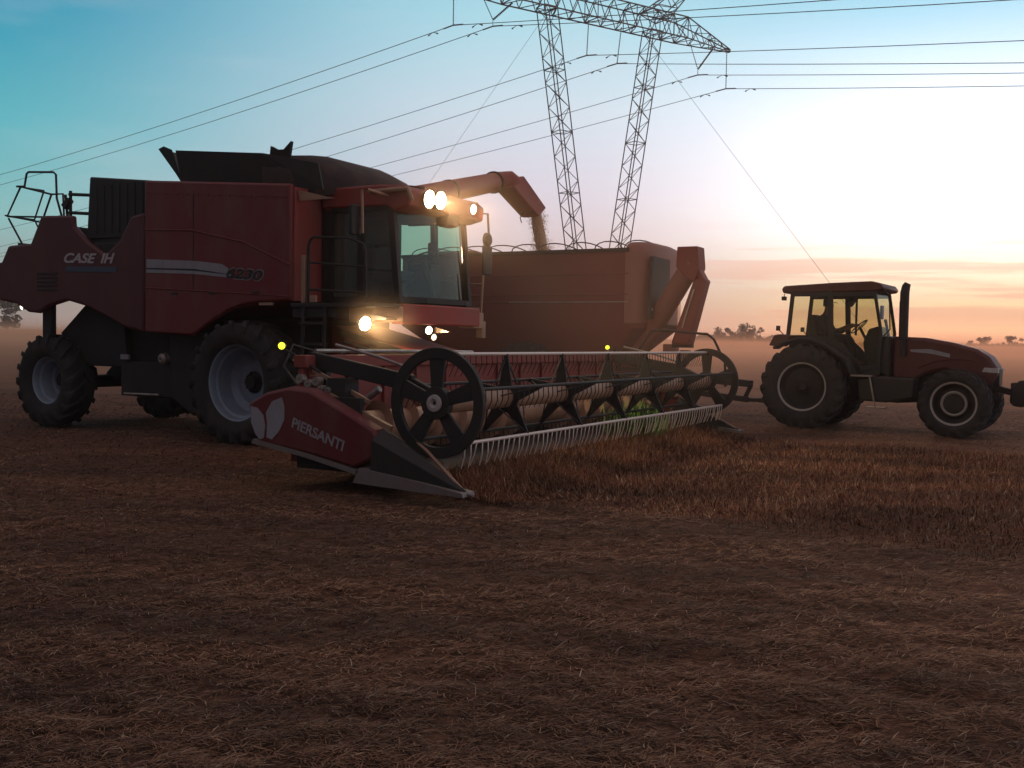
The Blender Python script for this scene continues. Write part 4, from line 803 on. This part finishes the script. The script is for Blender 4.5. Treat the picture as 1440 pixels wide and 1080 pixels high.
for s in (-1, 1):
    f = MB(); y_ = s*.655; f.add([(-.42, y_, 1.88), (.38, y_, 1.88), (.34, y_, 2.68), (-.36, y_, 2.68)], [(0,1,2,3)]); f.build('rear_side_window', 'tglass', cb)
    f = MB(); f.add([(.42, y_, 1.86), (.72, y_, 1.62), (1.0, y_, 1.3), (1.28, y_*.93, 1.3), (1.32, y_*.93, 1.95), (1.18, y_*.96, 2.68), (.38, y_, 2.68)], [(0,1,2,3,4,5,6)]); f.build('door', 'tglass', cb)
f = MB(); f.add([(1.33, -.58, 1.9), (1.33, .58, 1.9), (1.21, .6, 2.7), (1.21, -.6, 2.7)], [(0,1,2,3)]); f.build('windshield', 'tglass', cb)
f = MB(); f.prism([(-.58, 2.72), (-.62, 2.80), (-.57, 2.87), (.4, 2.92), (1.15, 2.94), (1.31, 2.90), (1.38, 2.81), (1.34, 2.76), (1.15, 2.74)], -.68, .68); f.build('cab_roof', 'tred', T, bev=.04)
f = MB(); f.box(.0, .42, -.24, .24, 1.62, 1.74); f.box(-.17, .0, -.25, .25, 1.70, 2.30, rot=(0, -.15, 0)); f.box(.05, .35, -.16, .16, 1.28, 1.62); f.build('seat', 'plastic', cb, bev=.04)
f = MB(); f.prism([(1.0, 1.28), (.92, 1.75), (1.02, 2.02), (1.22, 2.08), (1.3, 1.9), (1.3, 1.28)], -.26, .26); f.build('dashboard', 'plastic', cb, bev=.03)
f = MB(); f.tube([(.95, 0, 1.75), (.80, 0, 2.04)], .03, 8)
kv = len(f.v); f.lathe([(0, .185), (.012, .195), (0, .207), (-.012, .195)], (0, 0, 0), 'z', 24, close=True)
for i in range(3): a_ = 2*PI*i/3; f.tube([(0, 0, -.01), (.19*math.cos(a_), .19*math.sin(a_), 0)], .01, 5)
Rw2 = Matrix.Translation((.78, 0, 2.07)) @ Euler((0, -.75, 0)).to_matrix().to_4x4()
f.v = f.v[:kv]+[tuple(Rw2 @ Vector(q)) for q in f.v[kv:]]; f.build('steering_wheel', 'plastic', cb)
f = MB(); f.tube([(.55, .25, 2.72), (.56, .25, 2.60)], .05, 12); f.tube([(.52, .25, 2.62), (.60, .25, 2.58)], [.10, .12], 14); f.bar((.56, .62, 1.9), (.56, .62, 2.7), .03, .04); f.build('cab_fan', 'plastic', cb)
def fender(s):
    f = MB(); pr = arc(-.08, .85, .93, 128, 48, 12)+[(.72, 1.42), (.86, 1.14)]; ou = [(x+.0+.03*(x+.08), z+.05) for x, z in pr[:-2]]+[(.79, 1.44), (.92, 1.14)]
    f.prism(pr+ou[::-1], s*.98, s*.60); f.build('fender', 'plastic', T, bev=.012)
    f = MB(); f.prism([(-.76, 1.66), (-.52, 1.64), (-.30, 1.86), (-.52, 1.89), (-.66, 1.87)], s*.94, s*.50); rl = f.build('rear_light_housing', 'tred', T, bev=.015)
    f = MB(); f.tube([(-.50, s*.8, 1.88), (-.60, s*.82, 1.98)], .01, 5); f.box(-.65, -.58, s*.82-.03, s*.82+.03, 1.96, 2.06); f.build('marker_light', 'plastic', rl)
fender(-1); fender(1)
f = MB(); f.tube([(-.58, -.6, 2.72), (-.58, -.6, 2.66)], .01, 5); f.box(-.62, -.54, -.65, -.55, 2.58, 2.66); f.build('rear_work_lamp', 'plastic', T, bev=.01)
f = MB(); f.tube([(1.36, -.62, 2.78), (1.52, -.82, 2.66), (1.55, -.82, 2.0), (1.40, -.60, 1.9)], .012, 6); ma = f.build('mirror_arm', 'dark', T)
f = MB(); f.box(1.36, 1.40, -.84, -.68, 2.20, 2.46); f.build('mirror', 'silver', ma, bev=.01)
f = MB(); f.tube([(1.40, -.55, 2.2), (1.48, -.56, 1.86)], .028, 8); f.build('air_intake', 'silver', T)
f = MB(); f.prism([(3.58, .70), (3.64, .62), (3.80, .60), (3.92, .68), (3.92, 1.02), (3.84, 1.10), (3.74, 1.10), (3.60, .96)], -.24, .24); wt = f.build('front_weight', 'dark', T, bev=.03)
f = MB()
for i in range(6): f.box(3.59, 3.93, -.20+i*.078, -.194+i*.078, .68, 1.04)
f.build('weight_seam', 'plastic', wt)

# ------------------------------------------------------------------ the driver, seated, both hands on the wheel
def skin_obj(name, chains, m, parent, sub=1, root=0):
    vs = []; es = []; rs = []
    key = {}
    for ch in chains:
        prev = None
        for (p, r) in ch:
            k = tuple(round(a, 4) for a in p)
            if k not in key: key[k] = len(vs); vs.append(p); rs.append(r)
            i = key[k]
            if prev is not None and prev != i: es.append((prev, i))
            prev = i
    me = bpy.data.meshes.new(name); me.from_pydata(vs, es, []); o = bpy.data.objects.new(name, me); COL.objects.link(o)
    md = o.modifiers.new('skin', 'SKIN'); md.use_smooth_shade = True
    sv = me.skin_vertices[0].data
    for i, r in enumerate(rs): sv[i].radius = (r, r) if not isinstance(r, tuple) else r
    for d_ in sv: d_.use_root = False
    sv[root].use_root = True
    s_ = o.modifiers.new('sub', 'SUBSURF'); s_.levels = sub; s_.render_levels = sub
    me.materials.append(M[m])
    if parent: o.parent = parent
    return o
P_ = lambda x, y, z: (x, y, z)
pel = P_(.10, 0, 1.82); ch = P_(.08, 0, 2.16); nk = P_(.12, 0, 2.36); 
chains = [[(pel, (.15, .12)), (P_(.06, 0, 1.98), (.14, .11)), (ch, (.17, .12)), (P_(.09, 0, 2.29), (.10, .08)), (nk, (.055, .055)), (P_(.14, 0, 2.44), (.075, .065)), (P_(.155, 0, 2.52), (.095, .078)), (P_(.15, 0, 2.59), (.08, .07))],
          [(P_(.155, 0, 2.52), (.095, .078)), (P_(.25, 0, 2.49), .018), (P_(.262, 0, 2.475), .012)]]
for s in (-1, 1):
    chains.append([(ch, (.17, .12)), (P_(.09, s*.17, 2.25), .068), (P_(.16, s*.24, 2.04), .052), (P_(.28, s*.25, 1.93), .045), (P_(.48, s*.22, 2.02), .034), (P_(.60, s*.20, 2.08), .027), (P_(.66, s*.195, 2.10), (.038, .02))])
    chains.append([(pel, (.15, .12)), (P_(.14, s*.10, 1.80), .088), (P_(.38, s*.13, 1.84), .078), (P_(.56, s*.15, 1.85), .064), (P_(.66, s*.15, 1.62), .052), (P_(.70, s*.15, 1.40), .040), (P_(.74, s*.15, 1.335), .045), (P_(.88, s*.16, 1.315), .032)])
    hnd = P_(.66, s*.195, 2.10)
    for k in range(4):
        y_ = s*(.225-.020*k); L_ = (.9, 1.05, 1.0, .8)[k]
        chains.append([(hnd, (.038, .02)), (P_(.70, y_, 2.125-.004*k), .0095), (P_(.70+.030*L_, y_, 2.118), .009), (P_(.70+.034*L_, y_-.002, 2.09), .0085), (P_(.70+.012*L_, y_, 2.078), .007)])
    chains.append([(hnd, (.038, .02)), (P_(.675, s*.16, 2.11), .011), (P_(.705, s*.148, 2.10), .009)])
    chains.append([(P_(.155, 0, 2.52), (.095, .078)), (P_(.145, s*.082, 2.515), .014)])
dr_ = skin_obj('person', chains, 'skin', None, 1); dr_.location = TW; dr_.rotation_euler = (0, 0, rad(-33))
tag(dr_, 'driver in dark shirt and cap seated in the tractor cab, holding the steering wheel', 'person')
sh_ = [[(pel, (.165, .135)), (P_(.06, 0, 1.98), (.17, .145)), (ch, (.20, .16)), (P_(.09, 0, 2.29), (.10, .085))]]
for s in (-1, 1): sh_.append([(ch, (.185, .135)), (P_(.09, s*.17, 2.25), .082), (P_(.16, s*.24, 2.04), .066), (P_(.28, s*.25, 1.93), .058), (P_(.46, s*.225, 2.01), .046)])
skin_obj('shirt', sh_, 'shirt', dr_, 1)
tr_ = []
for s in (-1, 1): tr_.append([(pel, (.16, .13)), (P_(.14, s*.10, 1.80), .100), (P_(.38, s*.13, 1.84), .090), (P_(.56, s*.15, 1.85), .076), (P_(.66, s*.15, 1.62), .064), (P_(.70, s*.15, 1.40), .054)])
skin_obj('trousers', tr_, 'shirt', dr_, 1)
f = MB(); f.lathe([(2.55, .098), (2.60, .10), (2.645, .075), (2.66, .02)], (.145, 0, 0), 'z', 20); f.add([(.20, -.07, 2.565), (.20, .07, 2.565), (.33, .045, 2.545), (.33, -.045, 2.545), (.20, -.07, 2.58), (.20, .07, 2.58), (.33, .045, 2.553), (.33, -.045, 2.553)], [(0,1,2,3), (7,6,5,4), (0,4,5,1), (1,5,6,2), (2,6,7,3), (3,7,4,0)])
f.lathe([(2.48, .098), (2.55, .100)], (.145, 0, 0), 'z', 20, a0=rad(70), a1=rad(290)); f.build('cap', 'hair', dr_)

# ================================================================== POWER LINE
def pb(s, off=0.0, z=0.0): return Vector((2.6+.849*s-.528*off, 74.9+.528*s+.849*off, z))
SL, SR, ZB = -.6, 9.45, 26.0
Pm = pb(4.45); PW = thing('power_pylon', 'tall lattice pylon on two converging legs with a long horizontal crossarm', 'pylon', (Pm.x, Pm.y, 0), 0)
def pm(): return MB((Pm.x, Pm.y, 0))
def lattice(f, c0, c1, n, w, wc, cap=True, mid=None):
    """c0,c1: four corner points at either end"""
    R0 = [[c0[k].lerp(c1[k], i/n) for k in range(4)] for i in range(n+1)]
    for k in range(4): f.bar(c0[k], c1[k], wc, wc)
    for i in range(n):
        for k in range(4):
            k2 = (k+1) % 4
            if (i+k) % 2: f.bar(R0[i][k], R0[i+1][k2], w, w)
            else: f.bar(R0[i][k2], R0[i+1][k], w, w)
        if i and (i % 5 == 0): [f.bar(R0[i][k], R0[i][(k+1) % 4], w*1.3, w*1.3) for k in range(4)]
    if cap:
        for rr_ in (R0[0], R0[-1]):
            for k in range(4): f.bar(rr_[k], rr_[(k+1) % 4], w*1.3, w*1.3)
            f.bar(rr_[0], rr_[2], w, w)
def corners(s, z, hs, hn): return [pb(s-hs, -hn, z), pb(s+hs, -hn, z), pb(s+hs, hn, z), pb(s-hs, hn, z)]
for s_top, s_bot in ((SL, 3.95), (SR, 5.15)):
    f = pm(); zt, zl = ZB+.2, 3.0; lerp = lambda a, b, t: a+(b-a)*t
    sm = lerp(s_top, s_bot, (zt-zl)/zt)
    lattice(f, corners(s_top, zt, .56, .56), corners(sm, zl, .56, .56), 26, .038, .08)
    lattice(f, corners(sm, zl, .56, .56), corners(s_bot, .1, .10, .10), 4, .045, .09)
    f.box(*(lambda q: (q.x-.4, q.x+.4, q.y-.4, q.y+.4, -.3, .14))(pb(s_bot))); f.build('pylon_leg', 'galv', PW, smooth=0)
f = pm()
def bc(s, z0, z1, hn): return [pb(s, -hn, z0), pb(s, hn, z0), pb(s, hn, z1), pb(s, -hn, z1)]
lattice(f, bc(-4.0, ZB, ZB+1.65, .85), bc(12.4, ZB, ZB+1.65, .85), 22, .05, .085)
lattice(f, bc(12.4, ZB, ZB+1.65, .85), bc(17.75, ZB-.05, ZB+.15, .08), 8, .045, .075)
lattice(f, bc(-4.0, ZB, ZB+1.65, .85), bc(-9.0, ZB-.05, ZB+.15, .08), 8, .045, .075)
f.build('crossarm', 'galv', PW, smooth=0)
for sg, s0 in ((1, SR), (-1, SL)):
    f = pm(); a_ = [pb(s0-.7*sg, -.85, ZB+1.65), pb(s0+1.0*sg, -.85, ZB+1.2), pb(s0+1.0*sg, .85, ZB+1.2), pb(s0-.7*sg, .85, ZB+1.65)]
    e = s0+5.6*sg; b_ = [pb(e-.15, -.1, ZB+6.4), pb(e+.15, -.1, ZB+6.2), pb(e+.15, .1, ZB+6.2), pb(e-.15, .1, ZB+6.4)]
    lattice(f, a_, b_, 10, .045, .075); f.build('earth_wire_peak', 'galv', PW, smooth=0)
WP = dict(A=(-8.4, 23.5), B=(-5.2, 24.0), C=(3.1, 23.3), D=(6.0, 23.15), E=(14.3, 23.55), F=(17.45, 22.9))
def strg(p, q, r=.055):
    f = pm(); d_ = q-p; n = int(d_.length/.14); pts = []; rs = []
    for i in range(n):
        for a_, b_ in ((0, .35), (.3, 1), (.5, 1), (.6, .35)): pts.append(p+d_*((i+a_)/n)); rs.append(r*b_)
    f.tube(pts, rs, 7); f.tube([p, q], .015, 5); f.build('insulator_string', 'insul', PW)
for k_, (s_, z_) in WP.items():
    q = pb(s_, 0, z_)
    if k_ in 'BE':
        sg = 1 if k_ == 'E' else -1
        strg(pb(s_-.9, 0, ZB-.05), q+Vector((0, 0, .45)), .05); strg(pb(s_+1.6, 0, ZB-.05), q+Vector((0, 0, .45)), .085)
        f = pm(); f.bar(q+Vector((0, 0, .45)), q, .04, .04); f.build('yoke', 'galv', PW)
    else: strg(pb(s_ + (.35 if k_ == 'D' else .12 if k_ == 'C' else .0), 0, ZB-.02), q)
for (s_, z_, dr2, ln) in ((SL-.2, 25.5, (-.528, .849), 47), (SR+.3, 24.8, (.528, -.849), 23.5)):
    a_ = pb(s_, 0, z_); b_ = Vector((a_.x+dr2[0]*ln, a_.y+dr2[1]*ln, 0)); f = pm(); f.tube([a_, b_], .012, 5); f.build('guy_wire', 'wire', PW)
DL = Vector((-math.sin(rad(52)), math.cos(rad(52)), 0))
SLP = dict(A=(-.078, -.128), B=(-.083, -.140), C=(-.105, -.132), D=(-.117, -.153), E=(-.108, -.141), F=(-.101, -.129))
wl = dict(A='power cable hung from the outermost left insulator of the pylon', B='power cable hung from the left V-shaped insulator pair', C='power cable under the mid crossarm, nearer the left pylon leg',
          D='power cable under the mid crossarm, nearer the right pylon leg', E='power cable hung from the right V-shaped insulator pair', F='lowest power cable, hung from the tip of the right crossarm')
for k_, (s_, z_) in WP.items():
    q = pb(s_, 0, z_); sl_, sr_ = SLP[k_]; pts = []
    for t in (-62, -50, -40, -30, -22, -15, -10, -6, -3, -1, 0, 1, 3, 6, 10, 16, 24, 34, 46, 60, 80, 105, 135):
        m_ = sl_ if t >= 0 else sr_; a = abs(t); pts.append(q+DL*t+Vector((0, 0, m_*a+.00030*(a*a) - .00030*a*abs(30))))
    f = MB(tuple(q)); f.tube(pts, .026, 5); o = f.build('power_cable', 'wire', None); o.location = q; tag(o, wl[k_], 'power cable', 'cables strung from the pylon')
    f = MB(tuple(q)); f.tube([q+DL*-.9+Vector((0,0,-.1)), q, q+DL*.9+Vector((0,0,-.09))], .05, 6); f.build('armour_rod', 'galv', o)
    for t in (-2.2, 1.9):
        m_ = sl_ if t > 0 else sr_; a = abs(t); c_ = q+DL*t+Vector((0, 0, m_*a-.009*a)); f = MB(tuple(q)); f.tube([c_-DL*.45+Vector((0, 0, -.16)), c_-DL*.2+Vector((0, 0, -.06)), c_, c_+DL*.2+Vector((0, 0, -.06)), c_+DL*.45+Vector((0, 0, -.16))], [.06, .02, .02, .02, .06], 6); f.build('vibration_damper', 'galv', o)

# ================================================================== TREES ON THE HORIZON
leafm = blades_mat('distant_foliage', [(0, (.02, .03, .014)), (.5, (.04, .045, .02)), (1, (.07, .06, .03))])
def tree(x, y, h, w, label, seed, trunk=.35, lean=0.0, shape=1.0):
    r = np.random.default_rng(seed); root = thing('tree', label, 'tree', (x, y, 0), 0, 'trees along the horizon')
    f = MB(); top = Vector((lean*h*.5, 0, h*.62)); f.tube([(0, 0, -.2), (lean*h*.1, 0, h*.25), top], [.035*h, .026*h, .012*h], 7)
    for i in range(6):
        a = 2*PI*i/6+r.random(); f.tube([(lean*h*.1, 0, h*(.22+.05*i)), (w*.33*math.cos(a), w*.33*math.sin(a), h*(.5+.06*i))], [.014*h, .004*h], 5)
    f.build('trunk', 'dark', root)
    nc = 16; cs = np.stack([r.normal(0, .27, nc)*w, r.normal(0, .27, nc)*w, h*(trunk+.12+(.86-trunk)*r.random(nc)**shape)], -1); cr = r.uniform(.13, .26, nc)*w
    n = 1500; k = r.integers(0, nc, n); d_ = r.normal(size=(n, 3)); d_ /= np.linalg.norm(d_, axis=1)[:, None]; p = cs[k]+d_*(cr[k]*r.random(n)**.4)[:, None]*np.array([1, 1, .75])
    p[:, 2] = np.maximum(p[:, 2], h*trunk*.6); s_ = r.uniform(.05, .12, n)*w*.55; a1 = r.normal(size=(n, 3)); a1 /= np.linalg.norm(a1, axis=1)[:, None]; a2 = np.cross(a1, r.normal(size=(n, 3))); a2 /= np.linalg.norm(a2, axis=1)[:, None]
    V = np.stack([p-a1*s_[:, None], p+a2*s_[:, None]*.6, p+a1*s_[:, None], p-a2*s_[:, None]*.6], 1).reshape(-1, 3); F = np.arange(4*n).reshape(n, 4)
    me = bpy.data.meshes.new('crown'); me.from_pydata(V.tolist(), [], F.tolist()); me.update(); me.materials.append(leafm); o = bpy.data.objects.new('crown', me); COL.objects.link(o); o.parent = root
tree(122.8, 260, 4.6, 3.2, 'rounded tree on the horizon just past the tractor hood', 1)
tree(120.2, 262, 3.6, 2.0, 'smallest tree, touching the tractor hood line on the horizon', 2)
tree(129.0, 258, 4.9, 3.2, 'tall tree with one side branch at the far right of the horizon', 3, lean=.15)
tree(132.6, 262, 2.9, 2.6, 'low bushy tree at the very right edge of the horizon', 4, trunk=.1)
hz = [(51.0, 3.2, 5.5, 'low spreading tree next to the header, left end of the distant clump'), (54.6, 3.8, 5.2, 'second tree from the left in the clump between cart and tractor'), (57.8, 4.9, 5.0, 'full tree in the left half of the clump between cart and tractor'),
      (60.8, 5.8, 4.6, 'tallest tree of the clump between cart and tractor'), (63.4, 5.3, 3.6, 'tree right of the tallest one in the clump behind the tractor'), (66.0, 5.2, 2.6, 'narrow upright tree close to the tractor rear wheel'), (68.6, 3.2, 4.5, 'low tree half hidden behind the tractor rear fender')]
for i, (x, h, w, lb) in enumerate(hz): tree(x, 262+3*(i % 3), h*1.18, w, lb, 10+i, trunk=.08, shape=1.1)
tree(-133, 262, 9.5, 7, 'hazy tree at the left edge under the rear of the combine', 30, trunk=.1)
# low scrub line along the far field edge
n = 26000; xs_ = rng.uniform(-190, 190, n); hs_ = 1.5+1.2*vnoise(xs_*.12, xs_*0, 5)+.6*vnoise(xs_*.7, xs_*0, 6)+2.2*np.exp(-((xs_-58)/13)**2)+.9*np.exp(-((xs_-130)/16)**2)
hs_ *= np.clip((xs_+60)/120, .7, 1.05)
blm = blades('far_scrub', xs_, 270+rng.uniform(-5, 5, n), hs_*rng.uniform(.5, 1, n), rng.uniform(0, 2*PI, n), rng.uniform(1.0, 1.5, n), rng.uniform(.15, .5, n), leafm, 0, .2)
tag(blm, 'low dark scrub along the far edge of the field', 'scrub', kind='stuff')
# green weeds tangled at the cutter bar near the far end of the header
wm_ = blades_mat('green_weed_leaves', [(0, (.10, .22, .05)), (.6, (.20, .42, .10)), (1, (.42, .62, .25))], .6)
def weed(u_, v_, h, n, label, sp=.25, z0=0):
    x, y = K2W(u_, v_); px = x+rng.normal(0, sp*.5, n); py = y+rng.normal(0, sp*.5, n)
    o = blades('weed', px, py, h*rng.uniform(.4, 1, n), rng.uniform(0, 2*PI, n), rng.uniform(.5, 1.4, n), rng.uniform(.02, .05, n), wm_, z0, .5); tag(o, label, 'weed')
weed(4.92, 2.15, .78, 300, 'pale green leafy weed standing inside the far half of the reel', .34)
weed(4.75, 3.1, .62, 140, 'darker green weed by the far reel wheel', .3)

# ================================================================== HAZE, DUST AND ADDED LAMP GLOW
def vol(name, x0, x1, y0, y1, z0, z1, dens, col, aniso=.3):
    f = MB(); f.box(x0, x1, y0, y1, z0, z1); m_ = bpy.data.materials.new(name); m_.use_nodes = True; t = m_.node_tree; t.nodes.clear()
    o_ = t.nodes.new('ShaderNodeOutputMaterial'); p = t.nodes.new('ShaderNodeVolumePrincipled'); p.inputs['Color'].default_value = (*col, 1); p.inputs['Density'].default_value = dens; p.inputs['Anisotropy'].default_value = aniso
    t.links.new(p.outputs[0], o_.inputs['Volume']); o = f.build(name, m_, None, smooth=0); tag(o, kind='stuff'); return o, t, p
vol('haze', -640, 640, -40, 640, -1.2, 33.6, .0007, (.98, .88, .82), .5)
vol('dust_layer', -420, 420, 25, 420, -.6, 2.05, .0115, (.99, .58, .38), .5)
# dust stirred up between header and cart
dx_, dy_ = K2W(3.6, 3.4)
o, t, p = vol('dust_and_lamp_glow', -1, 1, -1, 1, -1, 1, .1, (.96, .66, .50), .35); o.location = (dx_, dy_, 2.0); o.scale = (5.6, 4.6, 2.6); o.rotation_euler = (0, 0, rad(-30))
tcn = t.nodes.new('ShaderNodeTexCoord'); ln = t.nodes.new('ShaderNodeVectorMath'); ln.operation = 'LENGTH'; t.links.new(tcn.outputs['Object'], ln.inputs[0])
mr = t.nodes.new('ShaderNodeMapRange'); mr.interpolation_type = 'SMOOTHSTEP'; t.links.new(ln.outputs['Value'], mr.inputs[0]); mr.inputs[1].default_value = 1.0; mr.inputs[2].default_value = .15; mr.inputs[3].default_value = 0; mr.inputs[4].default_value = 1
n = t.nodes.new('ShaderNodeTexNoise'); n.inputs['Scale'].default_value = .8; n.inputs['Detail'].default_value = 3
gg = t.nodes.new('ShaderNodeNewGeometry'); t.links.new(gg.outputs['Position'], n.inputs['Vector'])
m2 = t.nodes.new('ShaderNodeMath'); m2.operation = 'MULTIPLY'; t.links.new(mr.outputs[0], m2.inputs[0]); t.links.new(n.outputs[0], m2.inputs[1])
m3 = t.nodes.new('ShaderNodeMath'); m3.operation = 'MULTIPLY'; t.links.new(m2.outputs[0], m3.inputs[0]); m3.inputs[1].default_value = .06; t.links.new(m3.outputs[0], p.inputs['Density'])

dx_, dy_ = K2W(3.3, -.6)
m_c = o.data.materials[0].copy(); o2 = bpy.data.objects.new('dust_and_lamp_glow', o.data.copy()); COL.objects.link(o2); o2.data.materials[0] = m_c; tag(o2, kind='stuff')  # volume added round the roof lamps to give them a lens-like glow
o2.location = (dx_, dy_, 3.4); o2.scale = (1.5, 2.2, 1.3); o2.rotation_euler = (0, 0, rad(-30))
[nd for nd in m_c.node_tree.nodes if nd.type == 'MATH'][-1].inputs[1].default_value = .085

m_d = m_c.copy(); o3 = bpy.data.objects.new('dust_and_lamp_glow', o.data.copy()); COL.objects.link(o3); o3.data.materials[0] = m_d; tag(o3, kind='stuff')  # small volume added round the low work lamp for its halo
dx_, dy_ = K2W(2.75, -1.75); o3.location = (dx_, dy_, 1.85); o3.scale = (.75, .75, .6)
[nd for nd in m_d.node_tree.nodes if nd.type == 'MATH'][-1].inputs[1].default_value = .35
